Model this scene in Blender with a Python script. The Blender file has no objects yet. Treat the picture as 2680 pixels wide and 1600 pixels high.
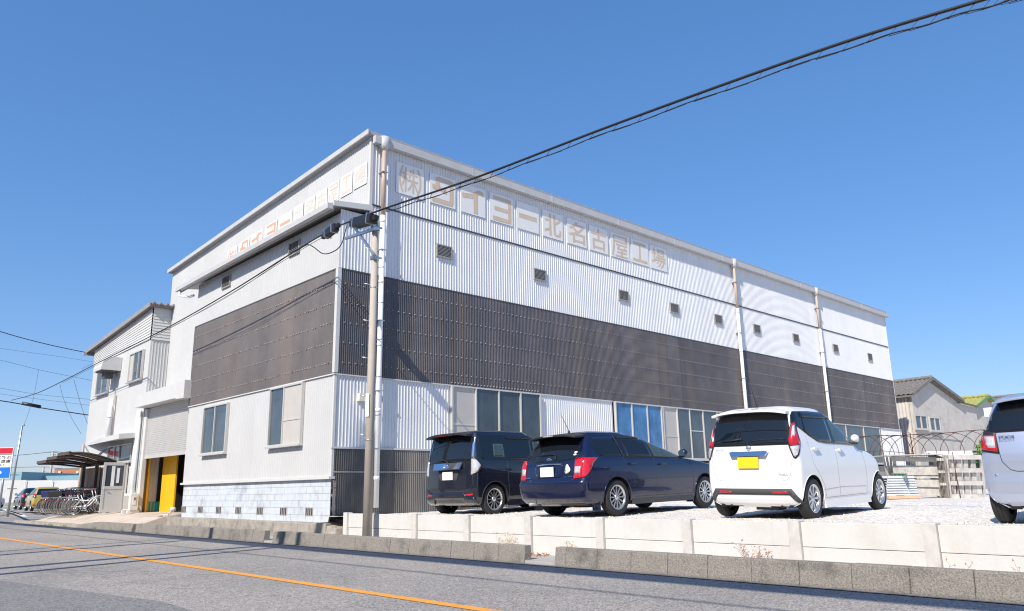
import bpy, bmesh, math, random
import numpy as np
from mathutils import Vector, Matrix
rad = math.radians
random.seed(7)
SC = bpy.context.scene
COL = SC.collection

# ------------------------------------------------------------------ camera
FPX, YAW, PITCH, ROLL = 1998.69, rad(46.678), rad(13.494), rad(-0.997)
CAM = np.array([-10.898, -17.271, 1.13])
_f = np.array([math.cos(YAW)*math.cos(PITCH), math.sin(YAW)*math.cos(PITCH), math.sin(PITCH)])
_r = np.array([math.sin(YAW), -math.cos(YAW), 0.0])
_u = np.cross(_r, _f)
CR = math.cos(ROLL)*_r + math.sin(ROLL)*_u
CU = -math.sin(ROLL)*_r + math.cos(ROLL)*_u
cd = bpy.data.cameras.new('camera'); cam = bpy.data.objects.new('camera', cd); COL.objects.link(cam)
cd.sensor_width = 36; cd.lens = FPX/2680*36; cd.clip_end = 6000; cd.clip_start = .05
M = Matrix.Identity(4)
for i in range(3):
    M[i][0], M[i][1], M[i][2], M[i][3] = CR[i], CU[i], -_f[i], CAM[i]
cam.matrix_world = M
SC.camera = cam
SC.cycles.pixel_filter_type = 'BLACKMAN_HARRIS'; SC.cycles.filter_width = 1.15

# ------------------------------------------------------------------ daylight
SUN_AZ, SUN_EL = rad(17), rad(40)        # azimuth the light travels to, elevation of the sun
w = bpy.data.worlds.new('World'); SC.world = w; w.use_nodes = True
nt = w.node_tree; nt.nodes.clear()
sky = nt.nodes.new('ShaderNodeTexSky'); sky.sky_type = 'NISHITA'; sky.sun_disc = False
sky.sun_elevation = SUN_EL; sky.sun_rotation = math.atan2(-math.cos(SUN_AZ), -math.sin(SUN_AZ))
sky.air_density = 1.0; sky.dust_density = 0.6; sky.ozone_density = 6.0
bg = nt.nodes.new('ShaderNodeBackground'); bg.inputs[1].default_value = 0.15
wo = nt.nodes.new('ShaderNodeOutputWorld')
gm_ = nt.nodes.new('ShaderNodeGamma'); gm_.inputs[1].default_value = .58
hs_ = nt.nodes.new('ShaderNodeHueSaturation'); hs_.inputs['Saturation'].default_value = 1.46; hs_.inputs['Value'].default_value = 1.44
mx_ = nt.nodes.new('ShaderNodeMix'); mx_.data_type = 'RGBA'; mx_.blend_type = 'MULTIPLY'; mx_.inputs[0].default_value = 1; mx_.inputs[7].default_value = (1.03, 1.02, 1.18, 1)
nt.links.new(sky.outputs[0], gm_.inputs[0]); nt.links.new(gm_.outputs[0], hs_.inputs['Color']); nt.links.new(hs_.outputs[0], mx_.inputs[6])
nt.links.new(mx_.outputs[2], bg.inputs[0]); nt.links.new(bg.outputs[0], wo.inputs[0])
sl = bpy.data.lights.new('sun', 'SUN'); sl.energy = 4.7; sl.angle = rad(0.53); sl.color = (1, .925, .80)
so = bpy.data.objects.new('sun', sl); COL.objects.link(so)
so.rotation_mode = 'QUATERNION'
so.rotation_quaternion = Vector((math.cos(SUN_AZ)*math.cos(SUN_EL), math.sin(SUN_AZ)*math.cos(SUN_EL), -math.sin(SUN_EL))).to_track_quat('-Z', 'Y')
SC.view_settings.view_transform = 'Standard'; SC.view_settings.look = 'None'
SC.view_settings.exposure = 0.35; SC.view_settings.gamma = 1

# ------------------------------------------------------------------ survey: photo pixel -> point on a known plane
def ray(u, v): return CR*(u-1340)/FPX - CU*(v-800)/FPX + _f
def onz(u, v, z): D = ray(u, v); return CAM + D*(z-CAM[2])/D[2]
def ony(u, v, y=0.0): D = ray(u, v); return CAM + D*(y-CAM[1])/D[1]
def onx(u, v, x): D = ray(u, v); return CAM + D*(x-CAM[0])/D[0]
def deep(u, v, t): return CAM + ray(u, v)*t
RA = rad(0.677)
RN = np.array([math.cos(RA), math.sin(RA), 0]); RU = np.array([-math.sin(RA), math.cos(RA), 0])
def RP(off, al, z=0.0):                      # road frame: off = distance across the road, al = distance along it
    p = np.array([CAM[0], CAM[1], 0]) + RN*off + RU*al; return (p[0], p[1], z)
def onroad(u, v, off):                       # along-distance and height where a sight line meets the upright plane at off
    D = ray(u, v); t = off/(D@RN); p = CAM + D*t; q = p-CAM; return q@RU, p[2]

# ------------------------------------------------------------------ materials
MT = {}
def pm(name, col, rough=.6, metal=0, var=.12, vscale=3.0, bump=0, bscale=40, spec=.5, coat=0, trans=0, alpha=1,
       streak=0, streakcol=(.12, .1, .09), dirt=0, dirtcol=(.2, .17, .14), dscale=1.5, emit=None, tint=None):
    m = bpy.data.materials.new(name); m.use_nodes = True; n = m.node_tree.nodes; l = m.node_tree.links
    b = n['Principled BSDF']
    b.inputs['Roughness'].default_value = rough; b.inputs['Metallic'].default_value = metal
    b.inputs['Specular IOR Level'].default_value = spec
    b.inputs['Coat Weight'].default_value = coat; b.inputs['Coat Roughness'].default_value = .03
    b.inputs['Transmission Weight'].default_value = trans; b.inputs['Alpha'].default_value = alpha
    tc = n.new('ShaderNodeTexCoord'); out = None
    c = n.new('ShaderNodeRGB'); c.outputs[0].default_value = (*col, 1); out = c.outputs[0]
    def noise(scale, vec=None, detail=5, rgh=.6):
        t = n.new('ShaderNodeTexNoise'); t.inputs['Scale'].default_value = scale; t.inputs['Detail'].default_value = detail
        t.inputs['Roughness'].default_value = rgh; l.new(vec or tc.outputs['Object'], t.inputs['Vector']); return t.outputs['Fac']
    def ramp(fac, a, bb):
        r = n.new('ShaderNodeMapRange'); r.inputs[1].default_value = a; r.inputs[2].default_value = bb; l.new(fac, r.inputs[0]); return r.outputs[0]
    def mix(fac, a, bcol, mode='MIX'):
        x = n.new('ShaderNodeMix'); x.data_type = 'RGBA'; x.blend_type = mode
        if hasattr(fac, 'links'): l.new(fac, x.inputs[0])
        else: x.inputs[0].default_value = fac
        l.new(a, x.inputs[6])
        if hasattr(bcol, 'links'): l.new(bcol, x.inputs[7])
        else: x.inputs[7].default_value = (*bcol, 1)
        return x.outputs[2]
    if tint:  out = mix(ramp(noise(vscale*.37), .4, .65), out, tint)
    if var:
        f = noise(vscale); h = n.new('ShaderNodeMapRange'); h.inputs[1].default_value = .25; h.inputs[2].default_value = .75
        h.inputs[3].default_value = 1-var; h.inputs[4].default_value = 1+var; l.new(f, h.inputs[0])
        hv = n.new('ShaderNodeHueSaturation'); l.new(h.outputs[0], hv.inputs['Value']); l.new(out, hv.inputs['Color']); out = hv.outputs[0]
    if streak:
        mp = n.new('ShaderNodeMapping'); mp.inputs['Scale'].default_value = (9, 9, .25); l.new(tc.outputs['Object'], mp.inputs['Vector'])
        s = ramp(noise(1.0, mp.outputs[0], 4), .55, .8); g = n.new('ShaderNodeMath'); g.operation = 'MULTIPLY'; g.inputs[1].default_value = streak
        l.new(s, g.inputs[0]); out = mix(g.outputs[0], out, streakcol)
    if dirt:
        s = ramp(noise(dscale, None, 8, .7), .52, .7); g = n.new('ShaderNodeMath'); g.operation = 'MULTIPLY'; g.inputs[1].default_value = dirt
        l.new(s, g.inputs[0]); out = mix(g.outputs[0], out, dirtcol)
    l.new(out, b.inputs['Base Color'])
    if bump:
        bn = n.new('ShaderNodeBump'); bn.inputs['Strength'].default_value = bump; bn.inputs['Distance'].default_value = .02
        l.new(noise(bscale), bn.inputs['Height']); l.new(bn.outputs[0], b.inputs['Normal'])
    if emit: b.inputs['Emission Color'].default_value = (*col, 1); b.inputs['Emission Strength'].default_value = emit
    MT[name] = m; return m
def nodes_of(m): return m.node_tree.nodes, m.node_tree.links, m.node_tree.nodes['Principled BSDF']

# ------------------------------------------------------------------ mesh builder
W = {}
class MB:
    def __init__(s): s.v = []; s.f = []; s.m = []; s.sm = []
    def add(s, vs, fs, m=0, smooth=False):
        o = len(s.v); s.v += [tuple(float(c) for c in p) for p in vs]
        for f in fs: s.f.append(tuple(i+o for i in f)); s.m.append(m); s.sm.append(smooth)
        return s
    def box(s, x0, x1, y0, y1, z0, z1, m=0):
        x0, x1 = min(x0, x1), max(x0, x1); y0, y1 = min(y0, y1), max(y0, y1); z0, z1 = min(z0, z1), max(z0, z1)
        P = [(x0,y0,z0),(x1,y0,z0),(x1,y1,z0),(x0,y1,z0),(x0,y0,z1),(x1,y0,z1),(x1,y1,z1),(x0,y1,z1)]
        return s.add(P, [(3,2,1,0),(4,5,6,7),(0,1,5,4),(1,2,6,5),(2,3,7,6),(3,0,4,7)], m)
    def hexa(s, P, m=0):       # eight corners: bottom ring then top ring (counter-clockwise)
        return s.add(P, [(3,2,1,0),(4,5,6,7),(0,1,5,4),(1,2,6,5),(2,3,7,6),(3,0,4,7)], m)
    def beam(s, a, b, w, h, m=0, up=(0,0,1)):
        a, b = Vector(a), Vector(b); d = (b-a).normalized(); u = Vector(up)
        if abs(d.dot(u)) > .95: u = Vector((1,0,0))
        x = d.cross(u).normalized()*w/2; y = x.cross(d).normalized()*h/2
        P = [a-x-y, a+x-y, a+x+y, a-x+y, b-x-y, b+x-y, b+x+y, b-x+y]
        return s.add(P, [(3,2,1,0),(4,5,6,7),(0,1,5,4),(1,2,6,5),(2,3,7,6),(3,0,4,7)], m)
    def tube(s, pts, r, n=8, m=0, caps=True):
        pts = [Vector(p) for p in pts]; rs = r if isinstance(r, (list, tuple)) else [r]*len(pts)
        rings = []; prev = None
        for i, p in enumerate(pts):
            d = (pts[min(i+1, len(pts)-1)]-pts[max(i-1, 0)]).normalized()
            if prev is None:
                u = Vector((0,0,1)) if abs(d.z) < .9 else Vector((1,0,0)); x = d.cross(u).normalized()
            else: x = (prev-d*prev.dot(d)).normalized()
            prev = x; y = d.cross(x)
            rings.append([p+(x*math.cos(2*math.pi*k/n)+y*math.sin(2*math.pi*k/n))*rs[i] for k in range(n)])
        vs = [q for R in rings for q in R]; fs = []
        for i in range(len(pts)-1):
            for k in range(n): fs.append((i*n+k, i*n+(k+1)%n, (i+1)*n+(k+1)%n, (i+1)*n+k))
        if caps: fs.append(tuple(range(n))[::-1]); fs.append(tuple((len(pts)-1)*n+k for k in range(n)))
        return s.add(vs, fs, m, True)
    def lathe(s, prof, n=24, axis='z', c=(0,0,0), m=0, closed=False):   # prof: (radius, height)
        vs = []; fs = []; K = len(prof)
        for k in range(n):
            a = 2*math.pi*k/n
            for r, h in prof:
                p = (r*math.cos(a), r*math.sin(a), h)
                if axis == 'y': p = (p[0], p[2], p[1])
                if axis == 'x': p = (p[2], p[0], p[1])
                vs.append((p[0]+c[0], p[1]+c[1], p[2]+c[2]))
        for k in range(n):
            for j in range(K-1 if not closed else K):
                fs.append((k*K+j, ((k+1)%n)*K+j, ((k+1)%n)*K+(j+1)%K, k*K+(j+1)%K))
        return s.add(vs, fs, m, True)
    def poly(s, P, depth, m=0):     # planar outline (3D points) extruded by the vector depth
        P = [Vector(p) for p in P]; d = Vector(depth); n = len(P)
        vs = P+[p+d for p in P]
        return s.add(vs, [tuple(range(n))[::-1], tuple(range(n, 2*n))]+[(i,(i+1)%n,n+(i+1)%n,n+i) for i in range(n)], m)
    def build(s, name, mats, parent=None, smooth=None, bevel=0):
        me = bpy.data.meshes.new(name)
        vs = s.v
        if parent is not None and parent.name in W:
            inv = W[parent.name].inverted(); vs = [tuple(inv @ Vector(p)) for p in s.v]
        me.from_pydata(vs, [], s.f); me.update()
        mats = mats if isinstance(mats, (list, tuple)) else [mats]
        for mm in mats: me.materials.append(MT[mm] if isinstance(mm, str) else mm)
        me.polygons.foreach_set('material_index', s.m)
        me.polygons.foreach_set('use_smooth', s.sm if smooth is None else [smooth]*len(s.f))
        bm = bmesh.new(); bm.from_mesh(me); bmesh.ops.recalc_face_normals(bm, faces=bm.faces)
        if bevel:
            bmesh.ops.remove_doubles(bm, verts=bm.verts, dist=1e-5)
            es = [e for e in bm.edges if len(e.link_faces) == 2 and e.calc_face_angle(0) > .5]
            bmesh.ops.bevel(bm, geom=es, offset=bevel, segments=2, affect='EDGES', profile=.6, clamp_overlap=True)
        bm.to_mesh(me); bm.free()
        o = bpy.data.objects.new(name, me); COL.objects.link(o)
        if parent is not None:
            o.parent = parent
            if parent.name in W: W[o.name] = W[parent.name].copy()
        return o
def empty(name, loc=(0,0,0), rz=0.0):
    o = bpy.data.objects.new(name, None); COL.objects.link(o); o.location = loc; o.rotation_euler = (0, 0, rz)
    o.empty_display_size = .3
    W[o.name] = Matrix.Translation(Vector(loc)) @ Matrix.Rotation(rz, 4, 'Z'); return o
def tag(o, label, cat, group=None, kind=None):
    if label: o['label'] = label
    if cat: o['category'] = cat
    if group: o['group'] = group
    if kind: o['kind'] = kind
    return o
def struct(mb, name, mats, kind='structure', **k):
    o = mb.build(name, mats, **k); o['kind'] = kind; return o
def lab(o, label): o['label'] = label; return o
def dup(o, parent=None):
    c = o.copy(); COL.objects.link(c)
    if parent: c.parent = parent
    for ch in o.children: dup(ch, c)
    return c

def corr(mb, p0, d, length, z0, z1, nrm, pitch, prof, m=0, zt=None, smooth=False):
    """Ribbed sheet: p0 start, d unit direction, nrm outward; prof = [(fraction of pitch, depth)]."""
    p0 = np.array(p0, float); d = np.array(d, float); nrm = np.array(nrm, float)
    ts = []; k = 0
    while k*pitch < length:
        for f, h in prof:
            t = (k+f)*pitch
            if t < length: ts.append((t, h))
        k += 1
    ts.append((length, prof[0][1]))
    vs = []; fs = []
    for t, h in ts:
        q = p0+d*t+nrm*h
        top = zt(t) if zt else z1
        vs += [(q[0], q[1], z0), (q[0], q[1], top)]
    for i in range(len(ts)-1): fs.append((2*i, 2*i+2, 2*i+3, 2*i+1))
    mb.add(vs, fs, m, smooth); return mb
RIB = [(0, 0), (.66, 0), (.74, .0125), (.92, .0125)]
WAVE = [(k/6, .0155*(1+math.cos(2*math.pi*k/6))) for k in range(6)]

def glyph(txt, bold=.0):
    """Outline of lettering as flat mesh data, unit box (x right, y up)."""
    cu = bpy.data.curves.new('lettering', 'FONT'); cu.body = txt; cu.size = 1; cu.offset = bold; cu.resolution_u = 3
    o = bpy.data.objects.new('lettering', cu); COL.objects.link(o)
    dg = bpy.context.evaluated_depsgraph_get(); e = o.evaluated_get(dg); me = e.to_mesh()
    vs = [tuple(v.co) for v in me.vertices]; fs = [tuple(p.vertices) for p in me.polygons]
    e.to_mesh_clear(); bpy.data.objects.remove(o); bpy.data.curves.remove(cu)
    if not vs: return [], []
    xs = [v[0] for v in vs]; ys = [v[1] for v in vs]
    x0, x1, y0, y1 = min(xs), max(xs), min(ys), max(ys)
    return [((v[0]-x0)/(x1-x0), (v[1]-y0)/(y1-y0)) for v in vs], fs
def put_text(mb, txt, org, ex, ey, m=0, bold=0):
    """Lettering laid on a flat face: org lower left corner, ex / ey full width and height vectors."""
    g, fs = glyph(txt, bold); org = np.array(org, float); ex = np.array(ex, float); ey = np.array(ey, float)
    mb.add([org+ex*a+ey*b for a, b in g], fs, m)
def bars(mb, S, w, org, ex, ey, m=0):
    """Block lettering from straight strokes in a unit box; S = [(x0,y0,x1,y1)], w = stroke width."""
    org = np.array(org, float); ex = np.array(ex, float); ey = np.array(ey, float)
    for k, (a, b, c, d) in enumerate(S):
        L = math.hypot(c-a, d-b); px, py = -(d-b)/L*w/2, (c-a)/L*w/2; qx, qy = (c-a)/L*w/2*.0, 0
        n = np.cross(ex, ey); n = n/np.linalg.norm(n)*(.0012*(k % 5))
        mb.add([org+ex*x+ey*y+n for x, y in ((a+px,b+py),(a-px,b-py),(c-px,d-py),(c+px,d+py))], [(0,1,2,3)], m)
# ------------------------------------------------------------------ material list
pm('white_sheet', (.665,.675,.70), .38, var=.05, vscale=1.2, spec=.5, streak=.16, streakcol=(.42,.42,.42))
pm('white_facade', (.52,.525,.53), .45, var=.04, vscale=1.0, spec=.4, streak=.10, streakcol=(.5,.5,.5))
pm('trim_white', (.56,.56,.555), .5, var=.05, dirt=.3, dirtcol=(.45,.42,.38), dscale=2)
pm('trim_grey', (.36,.36,.37), .5, var=.08); pm('gutter_grey', (.48,.48,.485), .5, var=.06, dirt=.3, dirtcol=(.34,.33,.31), dscale=2)
pm('dark_line', (.06,.06,.065), .6)
pm('smoke_sheet', (.088,.083,.091), .30, var=.22, vscale=1.6, spec=.6, streak=.9, streakcol=(.14,.108,.098), tint=(.115,.105,.112))
pm('smoke_sheet_front', (.125,.114,.118), .42, var=.16, vscale=1.6, spec=.5, streak=.6, streakcol=(.16,.105,.085), tint=(.12,.11,.115))
pm('rivet', (.50,.47,.43), .4)
pm('rust_rivet', (.34,.22,.18), .7)
pm('grey_sheet', (.155,.15,.145), .36, var=.3, vscale=1.5, streak=.8, streakcol=(.33,.31,.29), spec=.5, tint=(.10,.098,.1))
pm('alu', (.62,.60,.57), .38, metal=.35, var=.05)
pm('alu_dark', (.36,.34,.32), .45, metal=.3)
pm('screen_panel', (.46,.44,.42), .7, var=.05)
pm('glass_sky', (.06,.08,.10), .05, spec=.9, var=.4, vscale=.9, streak=.5, streakcol=(.10,.11,.115))
pm('glass_dark', (.045,.06,.075), .04, spec=.8, var=.4, vscale=1.2, streak=.5, streakcol=(.10,.10,.095))
pm('blue_tarp', (.055,.17,.36), .2, var=.45, vscale=2.2, spec=.6)
pm('vent_dark', (.10,.10,.10), .7)
pm('vent_slat', (.36,.36,.36), .5)
pm('pipe_white', (.78,.80,.81), .35, var=.04, streak=.25, streakcol=(.45,.48,.36))
pm('pipe_tan', (.46,.35,.28), .5, var=.1, streak=.5, streakcol=(.5,.45,.4))
pm('panel_white', (.74,.74,.735), .6, var=.02)
pm('letter_beige', (.60,.475,.355), .6, var=.06)
pm('letter_pale', (.56,.49,.42), .6, var=.05)
pm('letter_orange', (.64,.33,.215), .6, var=.07)
pm('block_blue', (.52,.56,.61), .8, var=.1, vscale=3, dirt=.75, dirtcol=(.27,.31,.37), dscale=1.6, bump=.3, bscale=60)
pm('mortar', (.40,.43,.46), .9)
pm('concrete', (.33,.30,.265), .9, var=.28, vscale=3.5, dirt=.75, dirtcol=(.12,.105,.09), dscale=3.0, bump=.5, bscale=55)
pm('concrete_kerb', (.25,.23,.205), .9, var=.5, vscale=55, dirt=.8, dirtcol=(.07,.066,.06), dscale=1.7, bump=.8, bscale=70)
pm('concrete_white', (.575,.565,.55), .8, var=.05, vscale=2.2, dirt=.35, dirtcol=(.46,.41,.35), dscale=1.3, bump=.15, bscale=25, streak=.22, streakcol=(.40,.36,.31))
pm('concrete_post', (.53,.51,.49), .85, var=.14, vscale=8, dirt=.3, dirtcol=(.36,.33,.3), dscale=5, streak=.3, streakcol=(.3,.28,.26))
pm('pole_concrete', (.42,.375,.33), .8, var=.08, vscale=4, streak=.3, streakcol=(.3,.27,.24))
pm('steel', (.55,.56,.57), .35, metal=.9)
pm('black_plastic', (.016,.017,.02), .38)
pm('cable_black', (.012,.012,.014), .6)
pm('apron_concrete', (.52,.45,.385), .9, var=.12, vscale=1.4, dirt=.4, dirtcol=(.33,.24,.19), dscale=.8, bump=.25)
pm('paving', (.36,.35,.34), .9, var=.12, vscale=6)
pm('yellow_line', (.78,.33,.045), .75, var=.10, vscale=7)
pm('white_line', (.75,.75,.74), .75, var=.1, vscale=5)
pm('yellow_paint', (.78,.42,.015), .45, var=.06)
pm('interior_dark', (.02,.02,.022), .9)
pm('tile_grey', (.16,.15,.145), .75, var=.35, vscale=6, dirt=.5, dirtcol=(.28,.27,.25), dscale=4)
pm('grass_green', (.10,.17,.03), .8, var=.35, vscale=20)
pm('dry_stem', (.42,.20,.09), .9, var=.3, vscale=20)
pm('dry_pale', (.58,.45,.28), .9, var=.3, vscale=20)

# yellow paint worn through to asphalt
def wear(m, scale, lo, hi, under, stretch=(1,1,1)):
    n, l, b = nodes_of(m)
    tc = n.new('ShaderNodeTexCoord'); mp = n.new('ShaderNodeMapping'); mp.inputs['Scale'].default_value = stretch
    l.new(tc.outputs['Object'], mp.inputs[0])
    t = n.new('ShaderNodeTexNoise'); t.inputs['Scale'].default_value = scale; t.inputs['Detail'].default_value = 9; t.inputs['Roughness'].default_value = .72
    l.new(mp.outputs[0], t.inputs['Vector'])
    r = n.new('ShaderNodeMapRange'); r.inputs[1].default_value = lo; r.inputs[2].default_value = hi; l.new(t.outputs['Fac'], r.inputs[0])
    x = n.new('ShaderNodeMix'); x.data_type = 'RGBA'; l.new(r.outputs[0], x.inputs[0])
    old = b.inputs['Base Color'].links[0].from_socket; l.new(old, x.inputs[6]); x.inputs[7].default_value = (*under, 1)
    l.new(x.outputs[2], b.inputs['Base Color'])
wear(MT['yellow_line'], 9, .575, .655, (.30,.25,.20), (1,.5,1))
wear(MT['white_line'], 9, .58, .68, (.2,.2,.2))

# sheets hung side by side, each weathered a little differently; smoked ones get painted light-through streaks
def sheets(m, wid, amt, tint=None, tamt=.5):
    n, l, b = nodes_of(m); tc = n.new('ShaderNodeTexCoord'); sp = n.new('ShaderNodeSeparateXYZ'); l.new(tc.outputs['Object'], sp.inputs[0])
    ad = n.new('ShaderNodeMath'); ad.operation = 'ADD'; l.new(sp.outputs[0], ad.inputs[0]); l.new(sp.outputs[1], ad.inputs[1])
    dv = n.new('ShaderNodeMath'); dv.operation = 'DIVIDE'; dv.inputs[1].default_value = wid; l.new(ad.outputs[0], dv.inputs[0])
    fl = n.new('ShaderNodeMath'); fl.operation = 'FLOOR'; l.new(dv.outputs[0], fl.inputs[0])
    wn = n.new('ShaderNodeTexWhiteNoise'); wn.noise_dimensions = '1D'; l.new(fl.outputs[0], wn.inputs['W'])
    mr = n.new('ShaderNodeMapRange'); mr.inputs[3].default_value = 1-amt; mr.inputs[4].default_value = 1+amt; l.new(wn.outputs['Value'], mr.inputs[0])
    hv = n.new('ShaderNodeHueSaturation'); l.new(mr.outputs[0], hv.inputs['Value']); l.new(b.inputs['Base Color'].links[0].from_socket, hv.inputs['Color']); out = hv.outputs[0]
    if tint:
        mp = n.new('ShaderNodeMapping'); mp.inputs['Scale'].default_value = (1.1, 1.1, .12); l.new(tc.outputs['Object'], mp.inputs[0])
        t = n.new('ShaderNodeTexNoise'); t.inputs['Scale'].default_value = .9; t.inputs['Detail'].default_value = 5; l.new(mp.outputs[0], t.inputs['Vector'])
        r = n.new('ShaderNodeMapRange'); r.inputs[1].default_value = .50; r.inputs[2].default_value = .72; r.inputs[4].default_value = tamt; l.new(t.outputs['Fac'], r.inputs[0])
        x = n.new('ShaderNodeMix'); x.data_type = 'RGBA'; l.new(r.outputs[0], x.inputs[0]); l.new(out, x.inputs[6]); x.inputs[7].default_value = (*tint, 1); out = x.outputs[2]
    l.new(out, b.inputs['Base Color'])
sheets(MT['smoke_sheet'], .72, .15, (.175,.14,.118), .55); sheets(MT['smoke_sheet_front'], .72, .08, (.185,.15,.135), .4)  # brown tint imitates daylight coming through the smoked sheets
sheets(MT['white_sheet'], .9, .025); sheets(MT['white_facade'], .9, .02); sheets(MT['grey_sheet'], .72, .2, (.30,.27,.25), .7)

# asphalt: aggregate speckle, old patches, fine cracks
def asphalt(name, base, light):
    m = pm(name, base, .88, var=.10, vscale=.6, spec=.3); n, l, b = nodes_of(m)
    tc = n.new('ShaderNodeTexCoord')
    v = n.new('ShaderNodeTexVoronoi'); v.inputs['Scale'].default_value = 62; l.new(tc.outputs['Object'], v.inputs['Vector'])
    t = n.new('ShaderNodeTexNoise'); t.inputs['Scale'].default_value = 120; t.inputs['Detail'].default_value = 4; l.new(tc.outputs['Object'], t.inputs['Vector'])
    a = n.new('ShaderNodeMapRange'); a.inputs[3].default_value = .55; a.inputs[4].default_value = 1.5
    sep = n.new('ShaderNodeSeparateColor'); l.new(v.outputs['Color'], sep.inputs[0]); l.new(sep.outputs[0], a.inputs[0])
    c2 = n.new('ShaderNodeMapRange'); c2.inputs[1].default_value = .3; c2.inputs[2].default_value = .7; c2.inputs[3].default_value = .75; c2.inputs[4].default_value = 1.25
    l.new(t.outputs['Fac'], c2.inputs[0])
    mu = n.new('ShaderNodeMath'); mu.operation = 'MULTIPLY'; l.new(a.outputs[0], mu.inputs[0]); l.new(c2.outputs[0], mu.inputs[1])
    big = n.new('ShaderNodeTexNoise'); big.inputs['Scale'].default_value = .35; big.inputs['Detail'].default_value = 6; l.new(tc.outputs['Object'], big.inputs['Vector'])
    br = n.new('ShaderNodeMapRange'); br.inputs[1].default_value = .42; br.inputs[2].default_value = .6; l.new(big.outputs['Fac'], br.inputs[0])
    x = n.new('ShaderNodeMix'); x.data_type = 'RGBA'; l.new(br.outputs[0], x.inputs[0])
    l.new(b.inputs['Base Color'].links[0].from_socket, x.inputs[6]); x.inputs[7].default_value = (*light, 1)
    # cracks
    cv = n.new('ShaderNodeTexVoronoi'); cv.feature = 'DISTANCE_TO_EDGE'; cv.inputs['Scale'].default_value = .33
    wn = n.new('ShaderNodeTexNoise'); wn.inputs['Scale'].default_value = 2.2; wn.inputs['Detail'].default_value = 8
    l.new(tc.outputs['Object'], wn.inputs['Vector'])
    ad = n.new('ShaderNodeMix'); ad.data_type = 'RGBA'; ad.blend_type = 'ADD'; ad.inputs[0].default_value = .35
    l.new(tc.outputs['Object'], ad.inputs[6]); l.new(wn.outputs['Color'], ad.inputs[7]); l.new(ad.outputs[2], cv.inputs['Vector'])
    cr = n.new('ShaderNodeMapRange'); cr.inputs[1].default_value = .001; cr.inputs[2].default_value = .005; cr.inputs[3].default_value = .78; cr.inputs[4].default_value = 1
    l.new(cv.outputs['Distance'], cr.inputs[0])
    m2 = n.new('ShaderNodeMath'); m2.operation = 'MULTIPLY'; l.new(mu.outputs[0], m2.inputs[0]); l.new(cr.outputs[0], m2.inputs[1])
    hv = n.new('ShaderNodeHueSaturation'); l.new(m2.outputs[0], hv.inputs['Value']); l.new(x.outputs[2], hv.inputs['Color'])
    l.new(hv.outputs[0], b.inputs['Base Color'])
    bn = n.new('ShaderNodeBump'); bn.inputs['Strength'].default_value = .55; bn.inputs['Distance'].default_value = .008
    l.new(v.outputs['Distance'], bn.inputs['Height']); l.new(bn.outputs[0], b.inputs['Normal'])
    return m
asphalt('asphalt', (.275,.258,.243), (.32,.294,.270))
asphalt('asphalt_old', (.20,.195,.195), (.215,.21,.205))

def gravel_mat():
    m = pm('gravel', (.76,.72,.665), .9, var=.08, vscale=.8); n, l, b = nodes_of(m)
    tc = n.new('ShaderNodeTexCoord')
    v = n.new('ShaderNodeTexVoronoi'); v.inputs['Scale'].default_value = 26; l.new(tc.outputs['Object'], v.inputs['Vector'])
    sep = n.new('ShaderNodeSeparateColor'); l.new(v.outputs['Color'], sep.inputs[0])
    a = n.new('ShaderNodeMapRange'); a.inputs[3].default_value = .80; a.inputs[4].default_value = 1.15; l.new(sep.outputs[0], a.inputs[0])
    e = n.new('ShaderNodeMapRange'); e.inputs[1].default_value = .2; e.inputs[2].default_value = .75; e.inputs[3].default_value = 1.0; e.inputs[4].default_value = .78
    l.new(v.outputs['Distance'], e.inputs[0])
    mu = n.new('ShaderNodeMath'); mu.operation = 'MULTIPLY'; l.new(a.outputs[0], mu.inputs[0]); l.new(e.outputs[0], mu.inputs[1])
    hv = n.new('ShaderNodeHueSaturation'); l.new(mu.outputs[0], hv.inputs['Value']); l.new(b.inputs['Base Color'].links[0].from_socket, hv.inputs['Color'])
    l.new(hv.outputs[0], b.inputs['Base Color'])
    iv = n.new('ShaderNodeMath'); iv.operation = 'SUBTRACT'; iv.inputs[0].default_value = 1; l.new(v.outputs['Distance'], iv.inputs[1])
    bn = n.new('ShaderNodeBump'); bn.inputs['Strength'].default_value = .5; bn.inputs['Distance'].default_value = .02
    l.new(iv.outputs[0], bn.inputs['Height']); l.new(bn.outputs[0], b.inputs['Normal'])
gravel_mat()

# ------------------------------------------------------------------ ground, road, pavement, lot
g = MB(); S = 2500
g.add([(-S,-S,-.06),(S,-S,-.06),(S,S,-.06),(-S,S,-.06)], [(0,1,2,3)])
pm('earth', (.30,.28,.25), .95, var=.2, vscale=.2)
struct(g, 'ground', 'earth')
KERB = 8.70                                            # kerb face, metres across the road from the camera
def strip(o0, o1, a0, a1, z, z2=None):
    z2 = z if z2 is None else z2
    return [RP(o0,a0,z), RP(o1,a0,z2), RP(o1,a1,z2), RP(o0,a1,z)]
r = MB(); r.add(strip(1.75, KERB+.3, -60, 150, 0), [(0,1,2,3)]); struct(r, 'road', 'asphalt')
r = MB()                                               # old, darker surfacing on the near lane
r.add([RP(1.76,-20,.004), RP(2.9,2,.004), RP(3.35,9,.004), RP(2.2,15.5,.004), RP(1.76,19,.004)], [(0,1,2,3,4)]); struct(r, 'asphalt_patch', 'asphalt_old')
r = MB(); r.add(strip(5.12, 5.27, -60, 150, .006), [(0,1,2,3)]); struct(r, 'centre_line', 'yellow_line')
r = MB(); r.add(strip(KERB-.12, KERB+.02, -60, 27, .008), [(0,1,2,3)]); struct(r, 'gutter_strip', 'concrete')
r = MB(); r.hexa(strip(KERB+.03, 9.75, -60, 25, -.02)+strip(KERB+.03, 9.75, -60, 25, .05)); struct(r, 'pavement', 'paving')
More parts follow.
